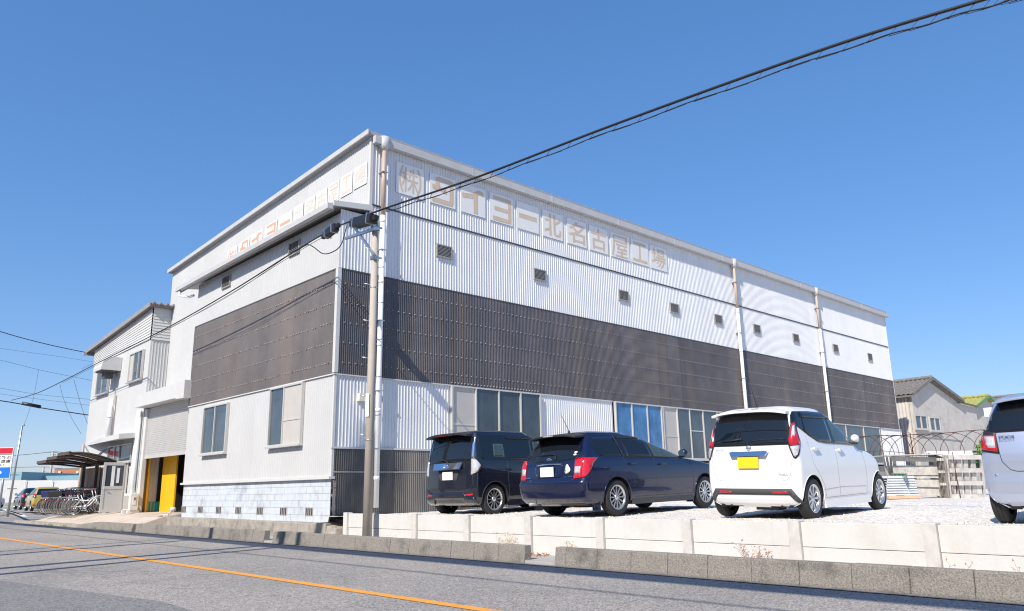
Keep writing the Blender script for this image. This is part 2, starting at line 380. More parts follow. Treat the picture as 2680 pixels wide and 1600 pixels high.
r = MB(); r.box(-1.2, 1.2, -1, 1, 0, .01); r = MB()
r.hexa([RP(-6,-60,-.05),RP(1.74,-60,-.05),RP(1.74,150,-.05),RP(-6,150,-.05),RP(-6,-60,.13),RP(1.74,-60,.13),RP(1.74,150,.13),RP(-6,150,.13)])
struct(r, 'pavement', 'paving')

# kerb: four runs with gaps, each run made of cast lengths
runs = [(onroad(2680,1582,KERB)[0]-14, onroad(1450,1480,KERB)[0]),
        (onroad(1371,1475,KERB)[0], onroad(711,1420,KERB)[0]),
        (onroad(688,1418,KERB)[0], onroad(353,1392,KERB)[0]),
        (onroad(344,1392,KERB)[0], onroad(200,1382,KERB)[0])]
for k, (a0, a1) in enumerate(runs):
    kb = MB(); a = a0; i = 0
    while a < a1-.05:
        L = min(.6, a1-a); top = .27+random.uniform(-.004,.004); j = random.uniform(-.004,.004)
        if k == 3: top = .25 - .16*max(0, (a-a0)/(a1-a0)-.55)/.45
        o0, o1 = KERB+j, KERB+.17; q = .0025
        kb.hexa([RP(o0,a+q,0),RP(o1,a+q,0),RP(o1,a+L-q,0),RP(o0,a+L-q,0),RP(o0+.035,a+q,top),RP(o1,a+q,top),RP(o1,a+L-q,top),RP(o0+.035,a+L-q,top)])
        a += L
    struct(kb, 'kerb', 'concrete_kerb', bevel=.014)

# gravel lot: gently rising, lumpy sheet behind the white wall
WALL = 9.62
def lot_z(x, y):
    z = .62 + .022*min(max(x+1.2, 0), 3.6) - .003*min(max(x-2.4, 0), 14)
    k = min(max((y+3.2)/3.2, 0), 1); z = z*(1-k) + .545*k
    return z
gm = MB(); xs = list(np.concatenate([np.arange(0, 9, .22), np.arange(9, 80, 2.5)])); ys = np.concatenate([np.arange(-70, -20, 4), np.arange(-20, 0.05, .22), [0.05]])
for y in ys:
    for x in xs:
        x0 = CAM[0] + WALL + .12 - (y-CAM[1])*math.tan(RA)
        xx = x0+x; gm.v.append((xx, y, lot_z(xx, y)+random.uniform(-.012,.012)*(x > .1)))
nx = len(xs)
for j in range(len(ys)-1):
    for i in range(nx-1):
        gm.f.append((j*nx+i, j*nx+i+1, (j+1)*nx+i+1, (j+1)*nx+i)); gm.m.append(0); gm.sm.append(False)
struct(gm, 'gravel_lot', 'gravel')

# concrete apron in front of the shutter and the bicycles, and the ground of the side street
ap = MB()
NA = 24; Y0, Y1 = 9.9, 24.2
for j in range(NA+1):
    y = Y0+(Y1-Y0)*j/NA
    xa = CAM[0]+KERB+.18-(y-CAM[1])*math.tan(RA)
    for x, z in ((xa, .11), (xa+.25, .19), (-1.45, .40), (-.75, .49), (6.0, .51)):
        ap.v.append((x, y, z - (max(0,y-20.5)*.045 if x < -.5 else 0)))
for j in range(NA):
    for i in range(4): ap.f.append((j*5+i, j*5+i+1, (j+1)*5+i+1, (j+1)*5+i)); ap.m.append(0); ap.sm.append(False)
for i in range(4):
    q = [ap.v[i], ap.v[i+1]]; ap.add([(q[0][0],Y0,-.03),(q[1][0],Y0,-.03),q[1],q[0]], [(0,1,2,3)])
struct(ap, 'concrete_apron', 'apron_concrete')
ae = MB()
for a in np.arange(27.2, 41.6, .9): ae.hexa([RP(KERB+.03,a,0),RP(KERB+.19,a,0),RP(KERB+.19,a+.88,0),RP(KERB+.03,a+.88,0),RP(KERB+.05,a,.112),RP(KERB+.19,a,.118),RP(KERB+.19,a+.88,.118),RP(KERB+.05,a+.88,.112)])
struct(ae, 'apron_edge', 'concrete')
ss = MB(); ss.add([RP(KERB+.3,41.4,.012), (60,24.4,.26), (60,130,.30), RP(1.75,125,.012), RP(1.75,60,.012)], [(0,1,2,3,4)]); struct(ss, 'side_street', 'asphalt')

# ------------------------------------------------------------------ warehouse
B = .896; L = 36.0; YB = 9.72; ZS, ZDT, ZDB, ZGP, ZCAP, ZBB = 8.92, 6.92, 4.09, 2.21, 1.50, .39
wh = tag(empty('warehouse', (0,0,.4)), 'large white corrugated warehouse with a dark band and faded lettering under its eaves', 'warehouse')
zr = lambda y: 11.02 - .047*max(y, 0)                  # roof falls slightly away from the long wall
c = MB()
c.hexa([(.04,.03,.3),(L-.04,.03,.3),(L-.04,9.6,.3),(.04,9.6,.3),(.04,.03,zr(0)-.12),(L-.04,.03,zr(0)-.12),(L-.04,9.6,zr(9.6)-.12),(.04,9.6,zr(9.6)-.12)])
c.hexa([(.04,9.6,4.9),(L-.04,9.6,4.9),(L-.04,15.1,4.9),(.04,15.1,4.9),(.04,9.6,zr(9.6)-.12),(L-.04,9.6,zr(9.6)-.12),(L-.04,15.1,zr(15.1)-.12),(.04,15.1,zr(15.1)-.12)])
c.box(5, L-.04, 9.6, 15.1, .3, 4.9)
c.box(-B+.04, .04, .04, YB-.04, ZBB, 8.42)
c.build('core', 'interior_dark', wh)

s = MB()      # white ribbed sheeting: upper long wall, bay side, gable over the bay
corr(s, (0,0,0), (1,0,0), L, ZDT, ZS-.004, (0,-1,0), .1, RIB)
corr(s, (0,0,0), (1,0,0), L, ZS+.02, zr(0)-.05, (0,-1,0), .1, RIB)
corr(s, (-B,0,0), (1,0,0), B, ZDT, 8.56, (0,-1,0), .1, RIB)
corr(s, (-B,0,0), (1,0,0), ony(1177,1100)[0]+B, ZGP, ZDB-.02, (0,-1,0), .1, RIB)
for a, b in ((1411,1606),(2300,2362)):
    x0, x1 = ony(a,1090)[0], ony(b,1150)[0]
    corr(s, (x0,0,0), (1,0,0), x1-x0, ZGP-.5, ZDB-.02, (0,-1,0), .1, RIB)
s.build('long_wall_sheeting', 'white_sheet', wh)
s = MB()
corr(s, (0,0,0), (0,1,0), 15.17, 0, 0, (-1,0,0), .1, RIB, zt=lambda t: zr(t)-.05)
for i in range(0, len(s.v), 2):                        # the gable starts above the bay roof, and above the shutter beyond it
    y = s.v[i][1]; s.v[i] = (s.v[i][0], y, 8.45 if y < YB else 4.35)
corr(s, (-B,0,0), (0,1,0), YB, ZDT, 8.44, (-1,0,0), .1, RIB)
corr(s, (-B,0,0), (0,1,0), YB, ZCAP, ZDB-.02, (-1,0,0), .1, RIB)
corr(s, (0,YB,0), (-1,0,0), B, ZCAP, 8.44, (0,1,0), .1, RIB)
s.build('front_sheeting', 'white_facade', wh)

d = MB()      # smoked corrugated band with rows of washered screws
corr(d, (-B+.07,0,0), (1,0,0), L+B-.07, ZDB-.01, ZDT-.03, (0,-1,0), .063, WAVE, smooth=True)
for k in range(5):
    z = ZDB+.30+.53*k
    x = -B+.2
    while x < L-.1:
        if True: d.box(x-.009, x+.009, -.046, -.016, z-.009, z+.009, 1)
        x += .189
for x in np.arange(ony(1180,1005)[0], ony(1410,1020)[0], .126): d.box(x-.010,x+.010,-.046,-.016,ZDB+.05,ZDB+.078,1)
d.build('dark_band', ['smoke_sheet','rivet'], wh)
d = MB()
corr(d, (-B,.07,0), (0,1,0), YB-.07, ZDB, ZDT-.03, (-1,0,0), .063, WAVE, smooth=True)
for k in range(5):
    z = ZDB+.30+.53*k
    for y in np.arange(.15, YB, .15):
        q = random.random()
        d.box(-B-.048, -B-.016, y-.010, y+.010, z-.010, z+.010, 1 if q < .7 else 2)
        d.box(-B-.0335, -B-.014, y-.03, y+.03, z-.014, z+.010, 2) if q < .45 else None
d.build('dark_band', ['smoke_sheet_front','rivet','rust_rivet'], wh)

g = MB()      # grey translucent skirt sheets
xg = 6.6
corr(g, (-B+.02,0,0), (1,0,0), xg+B, .42, ZGP-.02, (0,-1,0), .063, WAVE, smooth=True)
g.box(-B+.02, xg, -.034, -.0315, 1.60, 1.63, 1)
g.build('skirt_sheeting', ['grey_sheet','vent_slat'], wh)
g = MB(); g.box(xg+.01, L-.02, -.03, .02, .42, 2.0); g.build('skirt_wall', 'concrete', wh)

# corner posts, seams, flashings
m = MB(); m.box(-B-.035, -B+.075, -.035, .085, ZDB+.02, ZDT-.02); m.build('flashing', 'trim_white', wh)
m = MB(); m.box(-B-.02, -B+.05, -.03, .05, ZCAP+.01, ZDB-.06); m.build('flashing', 'trim_white', wh)
m = MB(); m.box(-.03, .06, -.032, .05, 8.85, zr(0)-.06); m.build('flashing', 'trim_white', wh)
m = MB(); m.box(L-.03, L+.035, -.035, .05, .5, zr(0)-.06); m.build('flashing', 'trim_white', wh)
m = MB(); m.box(-B-.045, ony(1177,1100)[0], -.047, .0, ZDB-.035, ZDB-.005); m.build('flashing', 'trim_white', wh)
m = MB(); m.box(-B-.047, -B, 0.002, YB, ZDB-.035, ZDB-.005); m.build('flashing', 'trim_white', wh)
m = MB(); m.box(-B-.04, 6.6, -.044, 0, ZGP-.02, ZGP+.03); m.build('flashing', 'trim_white', wh)
for a, b in ((1411,1606),(2300,2362)): m = MB(); m.box(ony(a,1090)[0], ony(b,1150)[0], -.045, 0, ZDB-.035, ZDB-.005); m.build('flashing', 'trim_white', wh)

t = MB()
t.box(0.06, L-.03, -.028, 0, ZS-.02, ZS+.022); t.box(-B+.08, L-.04, -.03, 0, ZDT-.045, ZDT-.012)
t.box(-B-.03, -B, .09, YB-.01, ZDT-.045, ZDT-.012)
t.build('seam', 'dark_line', wh)

rf = MB()     # roofs
y1 = 15.3
rf.hexa([(-.16,-.09,zr(0)-.05),(L+.25,-.09,zr(0)-.05),(L+.25,y1,zr(y1)-.05),(-.16,y1,zr(y1)-.05),(-.16,-.09,zr(0)+.07),(L+.25,-.09,zr(0)+.07),(L+.25,y1,zr(y1)+.07),(-.16,y1,zr(y1)+.07)])
for x in np.arange(.1, L+.2, .45): rf.hexa([(x-.035,-.085,zr(0)+.06),(x+.035,-.085,zr(0)+.06),(x+.035,y1-.1,zr(y1)+.06),(x-.035,y1-.1,zr(y1)+.06),(x-.015,-.085,zr(0)+.095),(x+.015,-.085,zr(0)+.095),(x+.015,y1-.1,zr(y1)+.095),(x-.015,y1-.1,zr(y1)+.095)])
rf.box(-.02, L+.2, -.048, .0, zr(0)-.25, zr(0)-.052)
rf.build('roof', 'trim_grey', wh)
rf = MB()
rf.hexa([(-.20,-.13,zr(0)-.065),(-.165,-.13,zr(0)-.065),(-.165,y1,zr(y1)-.065),(-.20,y1,zr(y1)-.065),(-.20,-.13,zr(0)+.085),(-.165,-.13,zr(0)+.085),(-.165,y1,zr(y1)+.085),(-.20,y1,zr(y1)+.085)])
rf.build('verge_trim', 'gutter_grey', wh)
bz = MB()
yb1 = 10.75
bz.hexa([(-B-.30,-.13,8.58),(-.01,-.13,8.72),(-.01,yb1,8.62),(-B-.30,yb1,8.46),(-B-.30,-.13,8.64),(-.01,-.13,8.80),(-.01,yb1,8.70),(-B-.30,yb1,8.52)])
bz.hexa([(-B-.30,-.1,8.42),(-B-.27,-.1,8.42),(-B-.27,yb1,8.30),(-B-.30,yb1,8.30),(-B-.30,-.1,8.57),(-B-.27,-.1,8.57),(-B-.27,yb1,8.45),(-B-.30,yb1,8.45)]); bz.build('bay_roof', 'trim_grey', wh)
bz = MB(); bz.hexa([(-B-.31,-.17,8.54),(-.01,-.17,8.68),(-.01,-.135,8.68),(-B-.31,-.135,8.54),(-B-.31,-.17,8.68),(-.01,-.17,8.84),(-.01,-.135,8.84),(-B-.31,-.135,8.68)]); bz.build('verge_trim', 'trim_white', wh)

def gutter(p0, p1, out, wdt, h, name='gutter'):
    p0, p1, out = np.array(p0,float), np.array(p1,float), np.array(out,float); m = MB(); up = np.array([0,0,1.])
    a, bq, th = out*.0, out*wdt, .02
    for q0, q1, z0, z1 in ((0, wdt, 0, th), (wdt-th, wdt, th, h), (0, th, th, h*.9)):
        P = [p0+out*q0+up*z0, p1+out*q0+up*z0, p1+out*q1+up*z0, p0+out*q1+up*z0, p0+out*q0+up*z1, p1+out*q0+up*z1, p1+out*q1+up*z1, p0+out*q1+up*z1]
        m.hexa(P)
    for e in (p0, p1):
        dv = (p1-p0)/np.linalg.norm(p1-p0)*.015
        m.poly([e+out*.0, e+out*wdt, e+out*wdt+up*h, e+up*h], -dv if e is p0 else dv)
    m.box(0,0,0,0,0,0); m.v, m.f = m.v[:-8], m.f[:-6]; m.m = m.m[:-6]; m.sm = m.sm[:-6]
    return m
gu = gutter((.02,-.05,10.73), (L+.2,-.05,10.73), (0,-1,0), .16, .22)
for x in np.arange(3.6, L, 3.6): gu.box(x-.03, x+.03, -.217, -.045, 10.715, 10.96)
gu.build('gutter', 'gutter_grey', wh)
gutter((-B-.302,-.1,8.45), (-B-.302,yb1,8.33), (-1,0,0), .16, .15).build('gutter', 'gutter_grey', wh)
e = MB(); e.tube([(-B-.38,10.5,8.33),(-B-.38,10.5,8.14),(-B-.12,10.25,8.08),(-B-.1,9.9,8.08)], .045, 10); e.build('gutter_outlet', 'pipe_white', wh)

# downpipes on the long wall
for k, (u, v, zb) in enumerate(((1003,520,.72), (1938,900,.75), (2150,900,.75))):
    x = ony(u, v, -.15)[0]; zq = 8.6+.1*k
    p = MB(); p.tube([(x,-.15,10.72),(x,-.15,zq)], .062, 14); tp = p.build('downpipe', 'pipe_tan', wh)
    p = MB(); p.tube([(x,-.15,zq+.02),(x,-.15,zb)], .072, 14)
    for z in np.arange(zq-.1, 1, -1.75): p.tube([(x,-.15,z),(x,-.15,z-.09)], .078, 14)
    p.build('lower_pipe', 'pipe_white', tp)
    p = MB(); p.lathe([(.001,10.58),(.08,10.58),(.15,10.70),(.15,10.985),(.001,10.985)], 18, 'z', (x,-.14,0))
    p.box(x-.155, x+.155, -.15, -.02, 10.70, 10.98); p.build('hopper', 'gutter_grey', tp)
    p = MB()
    for z in (9.9, 7.6, 5.6, 3.7, 2.2): p.box(x-.085, x+.085, -.235, -.0, z, z+.025)
    p.build('bracket', 'steel', tp)

# louvred vents
def vent(o, du, h, nrm):        # o = lower corner, du = width vector, nrm = outward
    o, du, nrm = [np.array(q, float) for q in (o, du, nrm)]; wd = np.linalg.norm(du); ex = du/wd; up = np.array([0,0,1.])
    m = MB(); f = .035
    for a, b_, z0, z1 in ((0, wd, 0, f), (0, wd, h-f, h), (0, f, f, h-f), (wd-f, wd, f, h-f)):
        m.poly([o+ex*a+up*z0, o+ex*b_+up*z0, o+ex*b_+up*z1, o+ex*a+up*z1], nrm*.06)
    fr = m.build('vent', 'alu_dark', wh)
    m = MB(); m.poly([o+ex*f+up*f, o+ex*(wd-f)+up*f, o+ex*(wd-f)+up*(h-f), o+ex*f+up*(h-f)], nrm*.026); m.build('opening', 'vent_dark', fr)
    m = MB(); n = 8
    for i in range(n):
        z = f+(h-2*f)*(i+.2)/n; q = o+up*z
        m.poly([q+ex*f+nrm*.052, q+ex*(wd-f)+nrm*.052, q+ex*(wd-f)+up*.022+nrm*.03, q+ex*f+up*.022+nrm*.03], nrm*.004)
    m.build('louvre', 'vent_slat', fr)
for (u, v) in ((1161,660),(1411,721),(1630,775),(1763,808),(1878,836.5),(1979,861.5),(2081,885.5),(2185,912),(2275,935)):
    p = ony(u, v); vent((p[0]-.29, -.001, p[2]-.2), (.58,0,0), .40, (0,-1,0))
for (u, v) in ((595,738),(773,650)):
    p = onx(u, v, -B); vent((-B, p[1]+.33, p[2]-.21), (0,-.66,0), .42, (-1,0,0))

# lettering boards: (株)タイヨー北名古屋工場 on both faces
CH = '株タイヨー北名古屋工場'
def z4(x, y): return 980+x*.337, 320+y*.337
def board(org, ex, ey, nrm, ch, lmat):
    org, ex, ey, nrm = [np.array(q, float) for q in (org, ex, ey, nrm)]
    m = MB(); m.poly([org, org+ex, org+ex+ey, org+ey], nrm*.012); p = m.build('sign_board', 'panel_white', wh)
    m = MB(); q = org+nrm*.0145
    if ch == '株':
        put_text(m, ch, q+ex*.2+ey*.1, ex*.6, ey*.8, 0, .008)
        for s0, cx in ((1, .30), (-1, .70)):
            T = np.linspace(-1, 1, 13); pts = [(cx - s0*(.17-.11*t*t), .5+.44*t) for t in T]
            m.add([q+ex*(x+d_)+ey*y for x, y in pts for d_ in (-.032,.032)], [(2*k,2*k+1,2*k+3,2*k+2) for k in range(12)])
    elif ch == 'タ': bars(m, [(.30,.86,.84,.86),(.84,.9,.84,.13),(.88,.13,.10,.13),(.30,.90,.30,.60),(.34,.56,.10,.56),(.30,.58,.66,.46)], .15, q, ex, ey)
    elif ch == '屋': bars(m, [(.14,.90,.88,.90),(.17,.92,.17,.45),(.17,.50,.08,.06),(.86,.94,.86,.66),(.17,.69,.88,.69),(.28,.55,.88,.55),(.46,.53,.36,.39),(.33,.38,.84,.38),(.72,.46,.84,.36),(.57,.40,.57,.08),(.32,.24,.84,.24),(.22,.08,.92,.08)], .075, q, ex, ey)
    elif ch == 'ヨ': bars(m, [(.14,.86,.86,.86),(.86,.92,.86,.06),(.20,.48,.86,.48),(.14,.12,.86,.12)], .14, q, ex, ey)
    elif ch == 'ー': bars(m, [(.10,.5,.90,.5)], .17, q, ex, ey)
    elif ch == 'イ': bars(m, [(.92,.80,.72,.84),(.74,.84,.44,.62),(.46,.64,.06,.58),(.60,.74,.60,.06)], .16, q, ex, ey)
    else: put_text(m, ch, q+ex*.08+ey*.08, ex*.84, ey*.84, 0, .016)
    m.build('lettering', lmat, p)
for ch, (a, b_) in zip(CH, ((165,380),(425,625),(665,855),(890,1068),(1100,1270),(1300,1455),(1490,1638),(1662,1805),(1830,1970),(1988,2118),(2135,2262))):
    vm = {165:430}.get(a, 430+(a-165)*.30)
    x0, x1 = ony(*z4(a, vm))[0], ony(*z4(b_, vm))[0]
    board((x0,-.019,9.50), (x1-x0,0,0), (0,0,.95), (0,-1,0), ch, 'letter_beige')
def z3(x, y): return 420+x*.3369, 300+y*.3369
for k, (ch, (a, b_)) in enumerate(zip(CH, ((525,600),(620,695),(710,798),(818,908),(928,1027),(1045,1115),(1128,1205),(1218,1300),(1310,1392),(1408,1497),(1508,1610)))):
    vm = 1060-(a-525)*.64
    ya, yb = onx(*z3(a, vm+40), 0)[1], onx(*z3(b_, vm+0), 0)[1]
    zz = onx(*z3((a+b_)/2, 1060-((a+b_)/2-525)*.642), 0)[2]
    board((-.019, ya, zz-.66), (0, yb-ya, 0), (0,0,.65), (-1,0,0), ch, 'letter_orange' if k < 5 else 'letter_pale')

# windows: frame > pane / screen panels
def window(org, ex, h, nrm, panes, sill=True, depth=.09, parent=None, fw=.045, fmat='alu'):
    """panes = [(t0, t1, material, transom height or None)], fractions along ex."""
    org, ex, nrm = [np.array(q, float) for q in (org, ex, nrm)]; wd = np.linalg.norm(ex); e = ex/wd; up = np.array([0,0,1.])
    m = MB(); bxs = [(0, wd, 0, fw), (0, wd, h-fw, h)]
    edges = sorted(set([0.0]+[p[1] for p in panes]))
    for t in edges:
        a = min(max(t*wd-fw/2, 0), wd-fw); bxs.append((a, a+fw, fw, h-fw))
    for a, b_, z0, z1 in bxs: m.poly([org+e*a+up*z0, org+e*b_+up*z0, org+e*b_+up*z1, org+e*a+up*z1], nrm*depth)
    if sill: m.poly([org-e*.03-up*.05, org+e*(wd+.03)-up*.05, org+e*(wd+.03)-up*.003, org-e*.03-up*.003], nrm*(depth+.05))
    f = m.build('window', fmat, parent or wh)
    for k, (t0, t1, mt, tr) in enumerate(panes):
        a, b_ = t0*wd+.012, t1*wd-.012; q = nrm*(.028+.014*(k % 2))
        m = MB(); m.poly([org+e*a+up*fw*.8+q, org+e*b_+up*fw*.8+q, org+e*b_+up*(h-fw*.8)+q, org+e*a+up*(h-fw*.8)+q], nrm*.012)
        m.build('screen_panel' if mt == 'screen_panel' else 'pane', mt, f)
        if tr: 
            m = MB(); m.poly([org+e*a+up*(h*tr)+q, org+e*b_+up*(h*tr)+q, org+e*b_+up*(h*tr+.04)+q, org+e*a+up*(h*tr+.04)+q], nrm*.026); m.build('rail', fmat, f)
    return f
zw = 4.075
XA0, XA1 = ony(1177,1100)[0], ony(1411,1100)[0]
hA = zw-2.12
def fr(x, a, b_): return (ony(x,1080)[0]-a)/(b_-a)
window((XA0,-.02,2.12), (XA1-XA0,0,0), hA, (0,-1,0), [(0,fr(1241,XA0,XA1),'screen_panel',.42),(fr(1241,XA0,XA1),fr(1301,XA0,XA1),'glass_dark',None),(fr(1301,XA0,XA1),fr(1358,XA0,XA1),'glass_dark',None),(fr(1358,XA0,XA1),1,'glass_dark',None)])
XB0, XB1 = ony(1607,1110)[0], ony(1729,1110)[0]
window((XB0,-.02,2.12), (XB1-XB0,0,0), hA, (0,-1,0), [(0,.34,'blue_tarp',None),(.34,.67,'blue_tarp',None),(.67,1,'blue_tarp',None)])
XC0, XC1 = XB1+.05, ony(1905,1110)[0]
window((XC0,-.02,2.12), (XC1-XC0,0,0), hA, (0,-1,0), [(0,.20,'screen_panel',.42),(.20,.38,'glass_sky',None),(.38,.58,'glass_sky',.55),(.58,.8,'glass_sky',None),(.8,1,'glass_sky',None)])
XD0, XD1 = XC1+2.5, ony(2300,1140)[0]
window((XD0,-.02,2.12), (XD1-XD0,0,0), hA, (0,-1,0), [(k/6,(k+1)/6,'glass_sky',None) for k in range(6)])
m = MB(); corr(m, (XC1+.03,0,0), (1,0,0), 2.4, 2.0, ZDB-.02, (0,-1,0), .1, RIB); m.build('long_wall_sheeting', 'white_sheet', wh)
def z2(x, y): return 400+x*.539, 650+y*.539
for (x0, y0, x1, y1), pn in (((243,755,368,1008), [(0,.5,'glass_sky',None),(.5,1,'glass_sky',None)]), ((568,655,735,972), [(0,.45,'glass_sky',None),(.45,1,'screen_panel',.40)])):
    pa, pb = onx(*z2(x0,y1), -B), onx(*z2(x1,(y0+y1)/2), -B); pt = onx(*z2(x1,y0), -B)
    window((-B-.012, pa[1], pa[2]+.03), (0, pb[1]-pa[1], 0), pt[2]-pa[2], (-1,0,0), pn)

# painted block plinth under the front, with cast-iron vents, and its concrete ledge
bl = MB(); x0 = -B+.02; bh = (ZCAP-.05-ZBB)/6; bw = .40
bl.box(x0+.012, x0+.1, .06, YB-.05, ZBB, ZCAP-.05, 1)
for r_ in range(6):
    y = .03 - (bw/2 if r_ % 2 else 0)
    while y < YB-.05:
        a, b_ = max(y, .03), min(y+bw, YB-.03)
        if b_-a > .04: bl.box(x0+random.uniform(-.002,.002), x0+.1, a+.004, b_-.004, ZBB+r_*bh+.003, ZBB+(r_+1)*bh-.003)
        y += bw
bl.build('block_plinth', ['block_blue','mortar'], wh)
cp = MB(); cp.box(-B-.07, -B+.1, -.03, YB+.06, ZCAP-.055, ZCAP+.01); cp.build('plinth_cap', 'trim_white', wh)
def zp(x, y): return 460+x*.177, 1220+y*.177
for (a, b_) in ((85,155),(330,403),(597,674),(885,968),(1200,1293),(1545,1643),(1920,2030)):
    v = 620+(a-85)*.012
    ya, yb = onx(*zp(a,v), x0)[1], onx(*zp(b_,v), x0)[1]; zc = ZBB+1.46*bh
    m = MB(); m.box(x0-.008, x0+.02, yb, ya, zc-.105, zc+.105); vv = m.build('floor_vent', 'alu_dark', wh)
    m = MB()
    for k in range(4):
        y = yb+(ya-yb)*(k+.5)/4; m.box(x0-.012, x0-.006, y-.019, y+.019, zc-.085, zc+.085)
    m.build('slot', 'interior_dark', vv)
rb = MB()
for k in range(40):
    z = ZBB+random.random()*1.0; rb.box(x0+.02, x0+.09+random.random()*.03, -.02-random.random()*.03, .04, z, z+.05+random.random()*.06)
rb.build('broken_edge', 'concrete', wh)
ld = MB(); lx = -B-.40
y = -.55
while y < YB+.2:
    l_ = 1.8 if y > .3 else .7
    ld.box(lx+random.uniform(-.01,.01), x0+.02, y+.004, min(y+l_, YB+.25)-.004, .0, ZBB+.012+random.uniform(-.012,.008)); y += l_
ld.build('foundation_ledge', 'concrete', wh, bevel=.015)
ld = MB()
ld.hexa([(-B-.3,-1.6,.0),(-.2,-1.6,.0),(-.2,-.02,.0),(-B+.1,-.02,.0),(-B-.1,-1.5,.36),(-.2,-1.55,.46),(-.2,-.03,.60),(-B+.15,-.03,.50)])
ld.hexa([(-B-.5,-1.05,.0),(-B+.1,-1.1,.0),(-B+.1,-.56,.0),(-B-.45,-.56,.0),(-B-.4,-1.0,.30),(-B+.1,-1.05,.38),(-B+.1,-.57,.40),(-B-.4,-.57,.36)])
ld.build('broken_ledge', 'concrete', wh, bevel=.03)

# roller shutter, opening with yellow columns behind it
XS = -.62
ya, yb = onx(380,1120,XS)[1], YB
sh = MB(); zt_, zb_ = 4.45, 2.50
n = 26
for i in range(n):
    z0 = zb_+.14+(zt_-zb_-.14)*i/n; z1 = zb_+.14+(zt_-zb_-.14)*(i+1)/n
    sh.hexa([(XS,yb,z0),(XS+.02,yb,z0),(XS+.02,ya,z0),(XS,ya,z0),(XS-.022,yb,z1-.012),(XS+.02,yb,z1-.012),(XS+.02,ya,z1-.012),(XS-.022,ya,z1-.012)])
sh.build('roller_shutter', 'trim_white', wh)
sh = MB(); sh.box(XS-.03, XS+.03, yb, ya, zb_, zb_+.13); sh.build('bottom_bar', 'alu', wh)
iv = MB(); iv.box(4.6, 4.7, YB, 16.5, .45, 5); iv.box(0, 5, 16.45, 16.5, .45, 5); iv.build('interior_wall', 'interior_dark', wh)
for yy0, yy1, xx in ((onx(391,1200,-.45)[1],ya+.1,-.45),(onx(459,1250,.05)[1], onx(424,1250,.05)[1], .05)):
    m = MB(); m.box(xx, xx+.06, yy0, yy1, .47, 4.3); m.build('column', 'yellow_paint', wh)
m = MB(); m.box(1.6, 1.9, 10.0, 10.8, .52, 2.1); m.build('machine_cabinet', pm('blue_dark', (.015,.04,.16), .5), wh)
# ------------------------------------------------------------------ office building beyond the shutter
XO = -.733; OY0, OY1 = 14.86, 22.62; ozr = lambda y: 8.60-.088*(y-OY0)
of = tag(empty('office_building', (XO, OY0, .5)), 'narrow pale two storey office building with lap siding under its sloping roof', 'building')
s = MB()
s.hexa([(XO+.03,OY0+.03,.3),(6,OY0+.03,.3),(6,OY1-.03,.3),(XO+.03,OY1-.03,.3),(XO+.03,OY0+.03,ozr(OY0)),(6,OY0+.03,ozr(OY0)),(6,OY1-.03,ozr(OY1)),(XO+.03,OY1-.03,ozr(OY1))])
s.build('core', 'interior_dark', of)
s = MB(); corr(s, (XO,OY0,0), (0,1,0), OY1-OY0, .5, 7.25, (-1,0,0), .12, RIB); corr(s, (XO,OY0,0), (1,0,0), .75, .5, 7.3, (0,-1,0), .12, RIB)
corr(s, (XO,OY1,0), (1,0,0), 6.5, .3, 7.2, (0,1,0), .12, RIB)
s.build('ribbed_wall', 'white_facade', of)
s = MB(); n = 11
for i in range(n):
    for (p, q, nr) in (((XO,OY0),(XO,OY1),(-1,0)),((XO,OY0),(XO+.75,OY0),(0,-1))):
        a0, a1 = 7.28, 7.28
        za0, za1 = 7.27+(ozr(p[1])-7.27)*i/n, 7.27+(ozr(p[1])-7.27)*(i+1)/n
        zb0, zb1 = 7.14+(ozr(q[1])-7.14)*i/n if q[1] > OY0 else za0, 7.14+(ozr(q[1])-7.14)*(i+1)/n if q[1] > OY0 else za1
        o = .045
        s.add([(p[0]+nr[0]*o,p[1]+nr[1]*o,za0),(q[0]+nr[0]*o,q[1]+nr[1]*o,zb0),(q[0]+nr[0]*.024,q[1]+nr[1]*.024,zb1),(p[0]+nr[0]*.024,p[1]+nr[1]*.024,za1),(p[0],p[1],za0),(q[0],q[1],zb0)], [(0,1,2,3),(4,5,1,0)])
s.build('lap_siding', 'trim_white', of)
s = MB()
s.hexa([(XO-.22,OY0-.22,ozr(OY0)+.02),(6,OY0-.22,ozr(OY0)+.02),(6,OY1+.7,ozr(OY1+.7)+.02),(XO-.22,OY1+.7,ozr(OY1+.7)+.02),(XO-.22,OY0-.22,ozr(OY0)+.12),(6,OY0-.22,ozr(OY0)+.12),(6,OY1+.7,ozr(OY1+.7)+.12),(XO-.22,OY1+.7,ozr(OY1+.7)+.12)])
for x in np.arange(XO-.1, 1.2, .26): s.tube([(x,OY0-.27,ozr(OY0)+.12),(x,OY1+.7,ozr(OY1+.7)+.12)], .075, 8)
s.build('roof', pm('roof_brown', (.20,.18,.165), .7, var=.2), of)
s = MB(); s.box(XO-.24, XO-.221, OY0-.2, OY1+.7, 0, 0); s.v = []; s.f = []; s.m = []; s.sm = []
s.hexa([(XO-.25,OY0-.24,ozr(OY0)-.02),(XO-.222,OY0-.24,ozr(OY0)-.02),(XO-.222,OY1+.72,ozr(OY1+.7)-.02),(XO-.25,OY1+.72,ozr(OY1+.7)-.02),(XO-.25,OY0-.24,ozr(OY0)+.15),(XO-.222,OY0-.24,ozr(OY0)+.15),(XO-.222,OY1+.72,ozr(OY1+.7)+.15),(XO-.25,OY1+.72,ozr(OY1+.7)+.15)])
s.build('verge_trim', 'alu_dark', of)
s = MB(); s.box(XO-.35, XO+.3, OY1+.66, OY1+.8, ozr(OY1+.7)-.1, ozr(OY1+.7)+.02); s.build('gutter', 'trim_grey', of)
